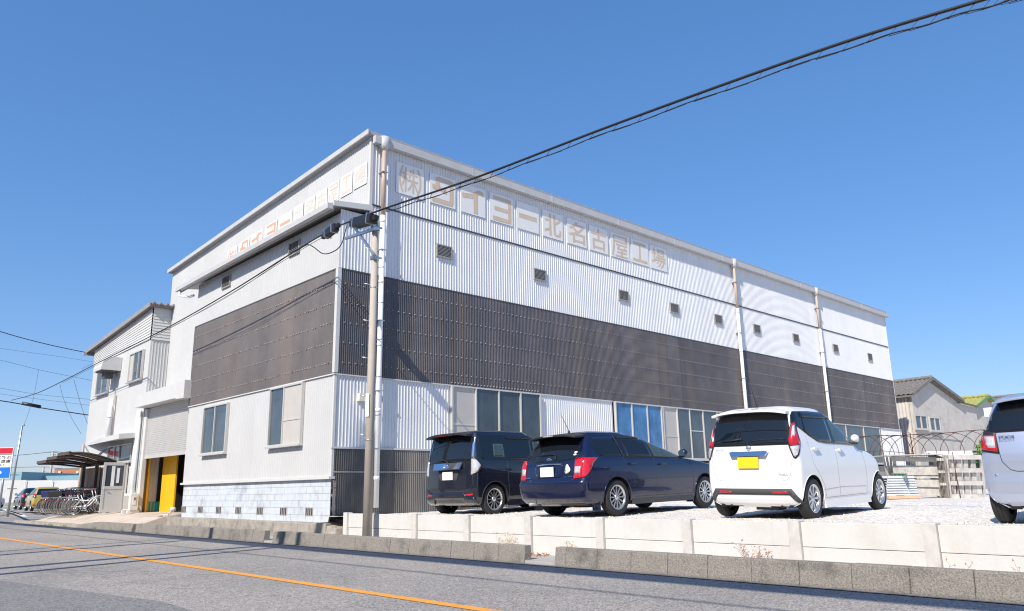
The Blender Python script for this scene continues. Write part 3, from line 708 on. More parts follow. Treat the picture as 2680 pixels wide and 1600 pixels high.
window((XO-.02, 21.55, 5.62), (0,-1.75,0), 1.6, (-1,0,0), [(0,.5,'glass_sky',None),(.5,1,'glass_sky',None)], parent=of)
window((XO-.02, 17.02, 5.72), (0,-1.62,0), 1.22, (-1,0,0), [(0,.36,'screen_panel',None),(.36,.72,'glass_sky',None),(.72,1,'glass_dark',None)], parent=of)
hd = MB()
prof = [(0,6.98),(.45,6.98),(.72,6.80),(.80,6.52),(.80,6.40),(.0,6.40)]
hd.poly([(XO-.02-a, 19.45, z) for a, z in prof], (0,-1.15,0))
h_ = hd.build('vent_hood', 'trim_white', of)
m = MB(); m.box(XO-.74, XO-.1, 18.38, 19.37, 6.36, 6.395); m.box(XO-.55, XO-.2, 18.7, 19.1, 6.1, 6.36); m.build('fan', 'vent_dark', h_)
m = MB(); m.tube([(XO-.09,18.95,5.25),(XO-.09,18.95,3.62)], .10, 12); m.tube([(XO-.09,18.95,4.5),(XO-.09,18.95,4.42)], .112, 12); m.build('flue_pipe', 'pipe_white', of)
m = MB(); m.tube([(XO-.05,18.7,5.6),(XO-.05,18.7,3.6)], .02, 6); m.tube([(XO-.05,18.55,5.35),(XO-.05,18.55,3.6)], .025, 6); m.build('conduit', 'alu_dark', of)
aw = MB(); aw.hexa([(-1.5,15.1,3.28),(XO,15.1,3.36),(XO,22.3,3.40),(-1.5,17.2,3.26),(-1.5,15.1,3.47),(XO,15.1,3.56),(XO,22.3,3.5),(-1.5,17.2,3.46)]); aw.build('awning', 'trim_white', of)
window((XO-.02, 18.75, 2.45), (0,-3.1,0), .72, (-1,0,0), [(0,.3,'glass_sky',None),(.3,.5,'glass_sky',None),(.5,1,'glass_dark',None)], parent=of)
m = MB(); m.box(XO-.03, XO+.02, 16.0, 18.7, .5, 2.40); m.build('doorway', 'interior_dark', of)
m = MB(); m.box(XO-.07,XO-.031,16.0,16.1,.5,2.4); m.box(XO-.07,XO-.031,17.3,17.36,.5,2.4); m.box(XO-.07,XO-.031,18.62,18.7,.5,2.4); m.box(XO-.05,XO-.032,17.36,18.62,.55,2.35,1); m.build('inner_door', ['alu','glass_dark'], of)
m = MB(); m.box(XO-.12, XO-.03, 15.72, 15.80, 2.75, 2.98); m.build('alarm_lamp', pm('orange_lamp', (.85,.13,.02), .4), of)
m = MB(); m.tube([(XO-.12,14.98,4.40),(XO-.12,14.98,.5)], .085, 12); m.tube([(XO-.12,15.22,4.40),(XO-.12,15.22,.5)], .05, 10); m.build('downpipe', 'pipe_white', of)
m = MB(); m.tube([(XO-.06,15.5,3.3),(XO-.06,15.5,2.1),(XO-.1,15.5,2.05)], .03, 8); m.tube([(XO-.07,15.35,2.55),(XO-.10,15.30,2.6),(XO-.1,15.28,1.1)], .045, 8); m.build('hose_cover', 'pipe_white', of)
m = MB(); m.tube([(XO-.05,22.5,3.4),(XO-.05,21.6,3.0),(XO-.05,20.4,2.85),(XO-.05,19.6,3.05),(XO-.05,18.2,3.1)], .03, 6); m.build('cable_run', 'alu_dark', of)
m = MB(); m.tube([(XO-.05,22.7,3.5),(XO-.05,22.7,.4)], .05, 8); m.build('downpipe', 'pipe_tan', of)

cn = MB(); cx = -1.12
for (y0, y1, x0_, z0, z1) in ((10.40, 14.80, cx, 4.44, 4.98), (9.62, 10.36, cx-.04, 4.36, 5.0)):
    cn.hexa([(x0_,y0,z0),(0.02,y0,z0),(0.02,y1,z0+.03),(x0_,y1,z0+.03),(x0_,y0,z1),(0.02,y0,z1),(0.02,y1,z1-.02),(x0_,y1,z1-.02)])
cn.build('shutter_canopy', 'trim_white', wh, bevel=.01)
cn = MB(); cn.box(-.72, -.58, 14.55, 14.83, .45, 4.43); cn.build('shutter_jamb', 'trim_white', wh)
# camera lamp on the bay's side
p = ony(680+815*.3235, 960+250*.3235, -.05)
m = MB(); m.box(p[0]-.10, p[0]+.10, -.16, -.02, p[2]-.10, p[2]+.10); m.box(p[0]+.10, p[0]+.2, -.12, -.06, p[2]-.04, p[2]+.04); m.build('wall_lamp', pm('cream', (.72,.68,.55), .5), wh)

# ------------------------------------------------------------------ white retaining wall of slotted posts and cast panels
rw = tag(empty('retaining_wall', RP(WALL, 15.4, .05)), 'low white concrete retaining wall of two panel courses between grey posts', 'wall')
PA = [15.42, 14.52, 12.87, 11.25, 9.63, 8.04, 6.44, 4.83, 3.22, 1.6, 0, -1.6, -3.2, -4.8]
for k, a in enumerate(PA):
    m = MB(); hw = .075
    P = [(WALL-.05,a-hw),(WALL+.10,a-hw),(WALL+.10,a+hw),(WALL-.05,a+hw)]
    m.hexa([RP(o,t,.0) for o,t in P]+[RP(o,t,.675) for o,t in P]); m.build('post', 'concrete_post' if k else 'concrete_white', rw, bevel=.008)
for a1, a0 in zip(PA, PA[1:]):
    a0 += .078; a1 -= .078
    for z0, z1 in ((.02,.352),(.358,.655)):
        m = MB(); e = random.uniform(-.006,.006)
        P = [(WALL+e,a0),(WALL+.07,a0),(WALL+.07,a1),(WALL+e,a1)]
        m.hexa([RP(o,t,z0) for o,t in P]+[RP(o,t,z1) for o,t in P]); m.build('panel', 'concrete_white', rw, bevel=.006)
m = MB(); P = [(WALL+.071,PA[-1]),(WALL+.3,PA[-1]),(WALL+.3,15.4),(WALL+.071,15.4)]
m.hexa([RP(o,t,.02) for o,t in P]+[RP(o,t,.60) for o,t in P]); m.build('backfill', 'concrete', rw)

# ------------------------------------------------------------------ utility pole at the corner, closures and cables
PX, PY = -1.72, -2.99
up_ = tag(empty('utility_pole', (PX,PY,.05)), 'tall tapering concrete utility pole at the end of the white wall with step bolts', 'utility pole')
m = MB(); m.tube([(PX,PY,.0),(PX,PY,7.15)], [.104,.070], 20); m.build('shaft', 'pole_concrete', up_)
for z in (2.2, 5.6): m = MB(); m.tube([(PX,PY,z),(PX,PY,z+.012)], .112-.0052*z+.004, 20); m.build('strap', 'steel', up_)
for k, z in enumerate(np.arange(2.3, 6.9, .42)):
    sx = 1 if k % 2 else -1; d = np.array([math.cos(YAW-1.25), math.sin(YAW-1.25)])*sx
    m = MB(); m.tube([(PX,PY,z),(PX+d[0]*.22,PY+d[1]*.22,z+.03)], .011, 6); m.build('step_bolt', 'steel', up_)
for z in (6.30, 7.02):
    m = MB(); m.lathe([(.07,z-.04),(.10,z-.04),(.10,z+.04),(.07,z+.04)], 18, 'z', (PX,PY,0)); m.beam((PX-.13,PY-.09,z),(PX+.13,PY-.09,z),.04,.04); m.build('band', 'steel', up_)
br0 = onx(980, 668, PX-.1); br1 = onx(922, 588, PX-.1)
m = MB(); m.beam(br0, br1, .05, .05); m.build('arm_brace', 'steel', up_)
m = MB(); a_ = onx(985,598,PX-.12); b_ = onx(905,590,PX-.12); m.beam(a_, (b_[0],b_[1],a_[2]+.1), .06, .06); m.build('arm', 'steel', up_)
m = MB(); z = 3.45; m.box(PX-.16,PX-.12,PY+.02,PY+.1,z,z+.5) ; 
pl = onx(680+855*.3235,960+320*.3235,PX); 
m = MB(); d = np.array([math.cos(YAW+2.6), math.sin(YAW+2.6)]); e = np.array([-d[1], d[0]])
c0 = np.array([PX,PY])+d*.100
m.hexa([(c0[0]+e[0]*s_,c0[1]+e[1]*s_,zz) for zz in (pl[2]-.25,) for s_ in (-.05,.05)]+[(c0[0]+e[0]*s_+d[0]*.01,c0[1]+e[1]*s_+d[1]*.01,pl[2]-.25) for s_ in (.05,-.05)]+[(c0[0]+e[0]*s_,c0[1]+e[1]*s_,pl[2]+.25) for s_ in (-.05,.05)]+[(c0[0]+e[0]*s_+d[0]*.01,c0[1]+e[1]*s_+d[1]*.01,pl[2]+.25) for s_ in (.05,-.05)])
m.build('number_plate', 'panel_white', up_)

def closure(u0, v0, u1, v1, w_, h, xx, label):
    a, b_ = onx(u0,v0,xx), onx(u1,v1,xx); t = tag(empty('cable_closure', tuple((a+b_)/2)), label, 'cable closure', None)
    m = MB(); m.beam(a, b_, w_, h); m.build('case', 'black_plastic', t, bevel=.03)
    d = (b_-a)/np.linalg.norm(b_-a)
    m = MB(); m.beam(a-d*.12, a-d*.002, w_*.5, h*.5); m.beam(b_+d*.002, b_+d*.12, w_*.5, h*.5); m.build('end_cap', 'cable_black', t)
    m = MB(); m.beam(a+d*.1, a+d*.13, w_+.03, h+.03); m.beam(b_-d*.13, b_-d*.1, w_+.03, h+.03); m.build('clamp', 'steel', t)
closure(927, 586, 978, 572, .24, .22, PX-.2, 'larger black cable closure fixed on top of the utility pole')
closure(851, 617, 881, 594, .17, .19, PX-.1, 'smaller black cable closure hung on the cable left of the utility pole')

def sag(pts, n=14):
    """smooth chain through survey points"""
    P = [np.array(p) for p in pts]; out = []
    for i in range(len(P)-1):
        p0 = P[max(i-1,0)]; p1, p2 = P[i], P[i+1]; p3 = P[min(i+2,len(P)-1)]
        for k in range(n):
            t = k/n; out.append(.5*((2*p1)+(p2-p0)*t+(2*p0-5*p1+4*p2-p3)*t*t+(3*p1-p0-3*p2+p3)*t**3))
    out.append(P[-1]); return out
def cable(pts, r, label, name='overhead_cable', cat='cable', group=None, mat='cable_black', n=6):
    m = MB(); m.tube(pts, r, n); o = m.build(name, mat); tag(o, label, cat, group); return o
px_ = [(906,584),(1013,544),(1250,463.5),(1617,323),(2156,129),(2555,5),(2800,-65)]
main = [onx(u,v,PX-.12) for u,v in px_]
for k_ in (1, 2): main.append(main[6]+(main[6]-main[5])*k_*3+np.array([0,0,.25*k_*k_]))      # on to the next pole down the street
end = main[-1]; main = sag(main)
cable(main, .021, 'thick black overhead cable rising from the pole to the top right of the sky')
m = MB(); low = [p-np.array([0,0,.095+.012*math.sin(i*.9)]) for i, p in enumerate(main[14:])]
m.tube(main[14:15]+low, .009, 5)
for i in range(2, len(low)-1, 2):
    q = main[14+i]; m.tube([q, (q+low[i])/2+np.array([0,.12,-.05]), low[i+1]-np.array([0,0,.01])], .006, 4)
tag(m.build('lashing_wire', 'cable_black'), 'thin looping wire hung just below the thick cable across the upper sky', 'wire')
lf = sag([onx(u,v,PX-.1) for u,v in ((978,565),(906,584),(846.5,613),(757.5,666.7),(606.8,761.8),(440,856.8),(245,956),(170,995),(95,1030),(30,1048))])
cable(lf, .018, 'thick black overhead cable sloping down across the warehouse front to the left')
m = MB(); m.tube([p-np.array([.02,0,.09]) for p in lf[24:100]], .008, 4); tag(m.build('lashing_wire', 'cable_black'), 'thin wire strung close under the cable crossing the warehouse front', 'wire')
cable(sag([onx(u,v,PX-.15) for u,v in ((832,622),(757,668),(607,770),(470,845),(300,925),(215,965))]), .006, 'hair thin wire sagging lowest across the warehouse front', 'overhead_wire', 'wire')
cable(sag([onx(u,v,PX-.1) for u,v in ((908,590),(893,640),(870,660),(845,664),(822,648),(805,641),(780,655))]), .013, 'loose black cable drooping in a loop below the smaller closure')
# wires over the far street on the left
far = lambda pts, t: sag([deep(u,v,t+u*.01) for u,v in pts], 5)
WR = [(((-200,800),(0,868),(130,903),(260,930)), 40, .022, 'upper pair of blue black wires leaving the office roof to the left'),
      (((-200,880),(0,912),(130,930),(260,950)), 46, .007, 'faint single wire second from the top beside the office'),
      (((-200,905),(0,943),(110,970),(245,997)), 46, .009, 'faint wire carrying a hanger above the leaning lamp post'),
      (((-200,980),(0,1016),(110,1034),(240,1046)), 50, .009, 'wavy thin wire above the thick left hand cable end'),
      (((-200,995),(0,1031),(110,1046),(240,1062)), 50, .008, 'lower wavy thin wire crossing behind the thick cable'),
      (((-200,1025),(0,1049),(120,1070),(240,1088)), 44, .03, 'thick blue black cable with a black sleeve running behind the office'),
      (((101,968),(94,1010),(85,1050),(63,1113)), 43, .007, 'thin drop wire falling to the top of the leaning lamp post'),
      (((157,1005),(165,1040),(185,1090),(212,1135)), 40, .008, 'thin drop wire hanging in a curve toward the office wall'),
      (((193,992),(203,1030),(220,1085),(236,1130)), 40, .009, 'thin drop wire with a white insulator falling to the office wall')]
for pts, t, r, lb in WR: cable(far(pts, t), r, lb, 'overhead_wire', 'wire', n=5)
m = MB(); m.tube([deep(57,1055.5,44.4), deep(107,1065.5,44.9)], .10, 8); tag(m.build('cable_sleeve', 'black_plastic'), 'black sleeve clamped round the thick cable at the left edge', 'cable sleeve')

# across the street, outside the picture: poles and a wire that shadow the road, plus a bundle added for the kerbside shadow
def street_pole(x, y, h, r, lean=0, arms=()):
    t = tag(empty('utility_pole', (x,y,.1)), 'concrete utility pole standing along the street behind the photographer', 'utility pole', 'poles along the street')
    m = MB(); m.tube([(x,y,.1),(x+lean*.0,y+lean,h)], [r,r*.7], 14); m.build('shaft', 'pole_concrete', t)
    for z, w_ in arms: m = MB(); m.beam((x-w_/2,y+lean*z/h,z),(x+w_/2,y+lean*z/h,z),.09,.09); m.build('cross_arm', 'steel', t)
    return t
street_pole(end[0]+.12, end[1], end[2]+.4, .16)
street_pole(-11.6,-2.75,13.0,.17,-.9,((9.0,1.8),(9.8,1.8)))
street_pole(-11.55,-4.05,8.5,.14,0)
street_pole(-11.7,.25,9.0,.16,.3,((6.5,1.4),))
street_pole(-11.7,1.55,8.0,.09,0)
hc = 8.0; k_ = 1/math.tan(SUN_EL)*math.cos(SUN_AZ)
for i in range(12):  # unseen cables added, spaced so their shadows merge into one band by the kerb
    z = hc+random.uniform(-.02,.02); off = 8.03+.052*i-z*k_
    m = MB(); m.tube([RP(off,a,z+.012*math.sin(a*.7+i)*0) for a in (-60,0,40,90)], .029, 6)
    tag(m.build('shadow_cable', 'cable_black'), 'unseen black cable added over the near pavement to cast the kerbside shadow band', 'cable', 'cables added to cast the kerbside shadow')
m = MB(); m.tube([RP(6.93-6.5*k_,a,6.5) for a in (-60,0,40,90)], .022, 6); tag(m.build('shadow_cable', 'cable_black'), 'single black cable strung lower over the near pavement', 'cable')
# ------------------------------------------------------------------ cars
pm('paint_white', (.78,.785,.80), .28, var=0, coat=.8)
pm('paint_navy', (.0045,.009,.042), .22, var=0, coat=1.0, metal=.15)
pm('paint_black_blue', (.007,.009,.018), .22, var=0, coat=1.0)
pm('paint_silver', (.50,.55,.68), .30, var=0, coat=.9, metal=.55)
pm('paint_yellow', (.52,.41,.085), .3, var=0, coat=.9, metal=.3)
pm('paint_pink', (.55,.05,.16), .35, var=0, coat=.8)
pm('car_glass', (.008,.011,.016), .03, var=0, spec=.7)
pm('car_glass_clear', (.05,.075,.075), .04, var=.35, vscale=4, spec=.8)
pm('tyre', (.022,.022,.024), .8, var=.15, vscale=15, bump=.3, bscale=30)
pm('alloy', (.62,.63,.65), .25, metal=.85, var=0)
pm('well', (.008,.008,.009), .9, var=0)
pm('chrome', (.75,.77,.80), .07, metal=1, var=0)
pm('lamp_red', (.50,.006,.016), .12, var=.25, vscale=12, coat=1)
pm('lamp_clear', (.62,.60,.62), .12, var=.3, vscale=18, coat=1, metal=.3)
pm('plate_white', (.80,.81,.82), .5, var=0)
pm('plate_yellow', (.80,.56,.015), .5, var=0)
pm('trim_black', (.018,.019,.022), .5, var=0)
pm('trim_charcoal', (.05,.052,.056), .6, var=0)
pm('seam_dark', (.03,.03,.035), .6, var=0)
pm('seam_pale', (.28,.29,.31), .6, var=0); pm('seam_van', (.07,.075,.085), .5, var=0)
pm('leaf_green', (.05,.42,.25), .5, var=0); pm('leaf_yellow', (.75,.75,.05), .5, var=0)
pm('underbody', (.05,.048,.045), .8)

class Body:
    def __init__(s, lv, H, rr=.13, rf=.32, br=.03, bf=.14, bar=.012, dz=.022, dx=.032):
        s.lv = np.array(lv, float); s.H = H; s.rr, s.rf, s.br, s.bf, s.bar, s.dz, s.dx = rr, rf, br, bf, bar, dz, dx
    def at(s, z):
        z = min(max(z, s.lv[0,0]), s.lv[-1,0]); return [np.interp(z, s.lv[:,0], s.lv[:,k]) for k in (1,2,3)]
    def side_y(s, x, z):
        xr, xf, w = s.at(z); a, b = xr+s.br+s.rr, xf-s.bf-s.rf
        if x < a: t = min((a-x)/s.rr, 1); return w-s.rr+s.rr*math.sqrt(1-t*t)
        if x > b: t = min((x-b)/s.rf, 1); return w-s.rf+s.rf*math.sqrt(1-t*t)
        m, h = (a+b)/2, (b-a)/2; return w+s.bar*(1-((x-m)/h)**2)
    def rear(s, q, z):          # distance q round the tail from its middle, right side positive -> (x, y)
        xr, xf, w = s.at(z); sg = -1 if q > 0 else 1; q = abs(q); e = w-s.rr
        if q <= e: return xr+s.br*(q/e)**2, sg*q
        q -= e; A = s.rr*math.pi/2
        if q <= A: t = q/s.rr; return xr+s.br+s.rr*(1-math.cos(t)), sg*(e+s.rr*math.sin(t))
        x = xr+s.br+s.rr+(q-A); return x, sg*s.side_y(x, z)
    def front_x(s, y, z):
        xr, xf, w = s.at(z); e = w-s.rf; y = abs(y)
        if y <= e: return xf-s.bf*(y/e)**2
        t = min((y-e)/s.rf, 1); return xf-s.bf-s.rf*(1-math.sqrt(1-t*t))
    def ring(s, z):             # half outline (right, y<0) from tail middle to nose middle
        xr, xf, w = s.at(z); e = w-s.rr; R = []
        for k in range(9): y = e*k/8; R.append((xr+s.br*(y/e)**2, -y))
        for k in range(1, 7): t = math.pi/2*k/6; R.append((xr+s.br+s.rr*(1-math.cos(t)), -(e+s.rr*math.sin(t))))
        a, b = xr+s.br+s.rr, xf-s.bf-s.rf
        for k in range(1, s.K): x = a+(b-a)*k/s.K; R.append((x, -s.side_y(x, z)))
        e2 = w-s.rf
        for k in range(0, 8): t = math.pi/2*k/7; R.append((b+s.rf*math.sin(t), -(e2+s.rf*math.cos(t))))
        for k in range(1, 9): y = e2*(1-k/8); R.append((xf-s.bf*(y/e2)**2, -y))
        return R
    def mesh(s, arches):        # arches: (x, z, radius)
        lv = s.lv; s.K = max(8, int((lv[:,2].max()-lv[:,1].min())/s.dx)); zs = set()
        for a, b in zip(lv[:,0], lv[1:,0]):
            n = max(1, int(math.ceil((b-a)/s.dz)))
            for k in range(n+1): zs.add(round(a+(b-a)*k/n, 4))
        zs = sorted(zs); rows = []
        for z in zs: rows.append([(x, y, z) for x, y in s.ring(z)])
        top = rows[-1]; zt = zs[-1]; xr, xf, w = s.at(zt); xc = (xr+xf)/2
        for f in (.985,.96,.92,.86,.78,.66,.5,.32,.14):
            z = zt+(s.H-zt)*(1-f**2.6)**(1/2.0)
            rows.append([(xc+(x-xc)*(1-(1-f)*.92), y*f, z) for x, y, _ in top])
        nr, nc = len(rows), len(rows[0]); vs = []; idx = {}
        for j, r_ in enumerate(rows):
            for i, (x, y, z) in enumerate(r_):
                dead = False
                if y < -.45*w and j < len(zs):
                    for ax, az, R in arches:
                        d = math.hypot(x-ax, z-az)
                        if d < R-.017: dead = True
                        elif d < R+.017:
                            k = R/d; x, z = ax+(x-ax)*k, az+(z-az)*k; y = -s.side_y(x, max(z, lv[0,0]))
                for sg in (1, -1): idx[j,i,sg] = -1 if dead else len(vs) if not vs.append((x, y*sg, z)) else 0
                if not dead: idx[j,i,1] = len(vs)-2; idx[j,i,-1] = len(vs)-1
        fs = []
        for j in range(nr-1):
            for i in range(nc-1):
                for sg in (1, -1):
                    q = [idx[j,i,sg], idx[j,i+1,sg], idx[j+1,i+1,sg], idx[j+1,i,sg]]
                    if min(q) < 0: continue
                    fs.append(tuple(q if sg > 0 else q[::-1]))
        cap = [idx[nr-1,i,1] for i in range(nc)]+[idx[nr-1,i,-1] for i in range(nc-1, -1, -1)]
        m = MB(); m.v = vs; m.f = fs; m.m = [0]*len(fs); m.sm = [True]*len(fs)
        m.f.append(tuple(cap)); m.m.append(0); m.sm.append(True)
        return m
    def P(s, kind, a, z, off):
        if kind in 'RL':
            sg = -1 if kind == 'R' else 1; e = .02
            gx = (s.side_y(a+e, z)-s.side_y(a-e, z))/(2*e); gz = (s.side_y(a, z+e)-s.side_y(a, z-e))/(2*e); n = math.sqrt(1+gx*gx+gz*gz)
            return (a-gx/n*off, sg*(s.side_y(a, z)+off/n), z-gz/n*off)
        if kind == 'W':
            x0, y0 = s.rear(a-.01, z); x1, y1 = s.rear(a+.01, z); x, y = s.rear(a, z); L_ = math.hypot(x1-x0, y1-y0) or 1
            nx, ny = (y1-y0)/L_, -(x1-x0)/L_
            xu, xd = s.rear(a, z+.01)[0], s.rear(a, z-.01)[0]; gz = (xu-xd)/.02 if abs(nx) > .7 else 0; k = math.sqrt(1+gz*gz)
            return (x+nx*off/k, y+ny*off/k, z+gz*off/k*(-nx)*1.0)
        if kind == 'F': 
            gz = (s.front_x(a, z+.01)-s.front_x(a, z-.01))/.02; k = math.sqrt(1+gz*gz)
            return (s.front_x(a, z)+off/k, a, z-gz*off/k)
    def patch(s, mb, kind, poly, off=.006, thick=.014, m=0, step=.05):
        bm = bmesh.new(); f = bm.faces.new([bm.verts.new((p[0], p[1], 0)) for p in poly])
        xs = [p[0] for p in poly]; ys = [p[1] for p in poly]
        for ax, lo, hi in ((0, min(xs), max(xs)), (1, min(ys), max(ys))):
            n = int((hi-lo)/step)
            for k in range(1, n+1):
                c_ = lo+(hi-lo)*k/(n+1); co = [0,0,0]; no = [0,0,0]; co[ax] = c_; no[ax] = 1
                bmesh.ops.bisect_plane(bm, geom=bm.verts[:]+bm.edges[:]+bm.faces[:], plane_co=co, plane_no=no, dist=1e-6)
        bm.verts.index_update(); n = len(bm.verts)
        vs = [s.P(kind, v.co.x, v.co.y, off) for v in bm.verts]; vb = [s.P(kind, v.co.x, v.co.y, off-thick) for v in bm.verts]
        fs = [tuple(v.index for v in f.verts) for f in bm.faces]; sk = []
        for e in bm.edges:
            if len(e.link_faces) == 1: a, b = e.verts[0].index, e.verts[1].index; sk.append((a, b, b+n, a+n))
        bm.free(); o = len(mb.v); mb.add(vs+vb, fs, m, True); mb.add([], [], m)
        for q in sk: mb.f.append(tuple(i+o for i in q)); mb.m.append(m); mb.sm.append(False)
    def line(s, mb, kind, pts, r=.004, off=.0, m=0):
        P2 = []
        for p, q in zip(pts, pts[1:]):
            n = max(1, int(math.hypot(q[0]-p[0], q[1]-p[1])/.05))
            P2 += [(p[0]+(q[0]-p[0])*k/n, p[1]+(q[1]-p[1])*k/n) for k in range(n)]
        P2.append(pts[-1]); mb.tube([s.P(kind, a, z, off) for a, z in P2], r, 4, m)
def mir(poly): return [(-a, z) for a, z in poly]
def wheel(parent, x, y, R, wd, rim_r, n, style, rmat='alloy', back='well'):
    sg = -1 if y < 0 else 1
    m = MB(); h = wd/2; yc = y
    m.lathe([(rim_r,-h*.92),(R-.035,-h),(R-.010,-h*.86),(R,-h*.6),(R,-h*.32),(R-.007,-h*.30),(R-.007,-h*.24),(R,-h*.22),(R,h*.22),(R-.007,h*.24),(R-.007,h*.30),(R,h*.32),(R,h*.6),(R-.010,h*.86),(R-.035,h),(rim_r,h*.92)], 36, 'y', (x,yc,R))
    t = m.build('wheel', 'tyre', parent)
    m = MB(); yo = yc+sg*h*.80; q = lambda d: yo-sg*d
    m.lathe([(rim_r+.004,q(-.012)),(rim_r-.012,q(-.014)),(rim_r-.022,q(.02)),(rim_r-.03,q(.10))], 36, 'y', (x,0,R))
    m.lathe([(.001,q(.075)),(rim_r-.028,q(.075))], 24, 'y', (x,0,R), 1)
    m.lathe([(.001,q(-.002)),(.035,q(0)),(.05,q(.012)),(.055,q(.07))], 16, 'y', (x,0,R))
    for k in range(n):
        a = 2*math.pi*k/n
        offs = ((-.055,.055) if style == 'pair' else (0,))
        for da in offs:
            a0, a1 = a+da*.4, a+da+ (.10 if style == 'twist' else 0)
            w0, w1 = (.026,.030) if style != 'thin' else (.016,.022)
            if style == 'fat': w0, w1 = .030,.046
            p0 = Vector((x+.035*math.cos(a0), q(.012), R+.035*math.sin(a0))); p1 = Vector((x+(rim_r-.015)*math.cos(a1), q(.004), R+(rim_r-.015)*math.sin(a1)))
            d = (p1-p0).normalized(); sd = d.cross(Vector((0,1,0))).normalized(); b = Vector((0,-sg*.03,0))
            m.hexa([p0-sd*w0/2+b,p0+sd*w0/2+b,p1+sd*w1/2+b,p1-sd*w1/2+b,p0-sd*w0/2*.8,p0+sd*w0/2*.8,p1+sd*w1/2*.8,p1-sd*w1/2*.8])
    m.build('rim', [rmat, back], t)
    return t

def car(name, label, bd, paint, wb, tr, R, wd, rim, lip='seam_dark', group=None, cat='car', arch=1.17):
    t = tag(empty(name), label, cat, group); bd.t = t; bd.paint = paint
    A = [(0,R,R*arch),(wb,R,R*arch)]
    body = bd.mesh(A).build('body', paint, t); bd.body = body
    m = MB(); z0 = bd.lv[0,0]; xr, xf, w_ = bd.at(z0)
    m.box(xr+.05, xf-.15, -w_+.05, w_-.05, z0+.0, z0+.03); m.box(.35, wb-.35, -w_+.02, w_-.02, z0-.02, z0+.04)
    for ax, az, r_ in A:
        for sg in (-1, 1):
            yw = bd.side_y(ax, .55)
            vs = []; n = 20
            for k in range(n+1):
                a = -.35+(math.pi+.7)*k/n; px, pz_ = ax+(r_+.006)*math.cos(a), az+(r_+.006)*math.sin(a)
                yo = bd.side_y(px, max(pz_, z0))
                vs += [(px, sg*(yo-.006), max(pz_, z0-.02)), (px, sg*(yw-.34), max(pz_, z0-.02))]
            m.add(vs, [(2*k,2*k+1,2*k+3,2*k+2) for k in range(n)], 0)
            m.box(ax-r_, ax+r_, sg*(yw-.36), sg*(yw-.33), z0, az+r_, 0)
    for ax in (0, wb): m.tube([(ax,-tr+.1,R),(ax,tr-.1,R)], .035, 8, 1)
    m.box(-.15,.1,-.25,.1,z0-.05,z0+.02,1)
    m.build('underside', ['well','underbody'], t)
    for ax, az, r_ in A:
        for sg in 'RL':
            m = MB()
            pts = [(ax+r_*math.cos(a), az+r_*math.sin(a)) for a in np.linspace(-.30, math.pi+.30, 30)]
            pts = [(a, z) for a, z in pts if z > z0+.004]
            m.tube([bd.P(sg, a, z, -.002) for a, z in pts], .009, 6); m.build('wheel_arch_trim', lip, t)
    for ax in (0, wb):
        for sg in (-1, 1): wheel(t, ax, sg*(tr-wd/2), R, wd, *rim)
    return t
def part(bd, name, mats, patches, parent=None, lines=()):
    m = MB()
    for p in patches: bd.patch(m, p[0], p[1], *(p[2:]))
    for l_ in lines: bd.line(m, *l_)
    return m.build(name, mats, parent or bd.t)
def both(bd, name, mat, poly, off=.006, parent=None):     # one mesh each side
    for k, pl in (('R', poly), ('L', poly)): part(bd, name, mat, [(k, pl, off)], parent)
def plate(bd, z, mat, y=0, w_=.33, h=.165, emb=None):
    m = MB(); x = bd.rear(0, z)[0]-.02; m.box(x-.012, x, y-w_/2, y+w_/2, z-h/2, z+h/2); o = m.build('number_plate', mat, bd.t, bevel=.004)
    return o
def mirror(bd, x, z, mat, glass='chrome', big=1, folded=False):
    for sg in (-1, 1):
        y = sg*(bd.side_y(x, z)+.03); m = MB(); s_ = big
        m.lathe([(.001,-.02),(.075,-.015),(.098,.03),(.092,.09),(.05,.135),(.001,.145)], 16, 'x', (0,0,0))
        for i, p in enumerate(m.v): m.v[i] = (x+p[0]*1.0, y+sg*.055*s_+p[1]*.95, z+.06+p[2]*.85)
        m.box(x+.02, x+.07, min(y-sg*.04,y+sg*.04), max(y-sg*.04,y+sg*.04), z-.01, z+.03)
        if folded:
            m = MB(); m.lathe([(.001,-.085),(.04,-.08),(.066,-.045),(.074,.0),(.068,.045),(.04,.075),(.001,.08)], 16, 'x', (0,0,0))
            for i, p in enumerate(m.v): m.v[i] = (x+p[0], y-sg*.0+sg*.02+p[1]*.62+sg*p[0]*.15, z+.085+p[2]*.85)
            o = m.build('door_mirror', mat, bd.t)
            m = MB(); m.box(x-.06, x+.05, y-.035, y+.045, z-.012, z+.02); m.build('mirror_foot', 'trim_black', o); continue
        o = m.build('door_mirror', mat, bd.t)
        m = MB(); m.lathe([(.001,-.024),(.080,-.024)], 16, 'x', (0,0,0))
        for i, p in enumerate(m.v): m.v[i] = (x+p[0], y+sg*.055*s_+p[1]*.9, z+.06+p[2]*.8)
        m.build('mirror_glass', glass, o)
def handle(bd, pts, mat):
    for sg in 'RL':
        for x, z in pts:
            m = MB(); a, b_ = bd.P(sg, x-.085, z, .03), bd.P(sg, x+.085, z+.006, .03)
            m.beam(a, b_, .026, .03); m.beam(bd.P(sg,x-.075,z,0), bd.P(sg,x-.075,z,.03), .022, .022); m.beam(bd.P(sg,x+.075,z,0), bd.P(sg,x+.075,z,.03), .022, .022)
            m.build('door_handle', mat, bd.t, bevel=.006)
def wiper(bd, pts, off=.03):
    m = MB(); m.tube([bd.P('W', a, z, off) for a, z in pts], [.012]+[.009]*(len(pts)-1), 6); m.tube([bd.P('W', pts[0][0], pts[0][1], 0), bd.P('W', pts[0][0], pts[0][1], off+.01)], .018, 8); m.build('rear_wiper', 'trim_black', bd.t)
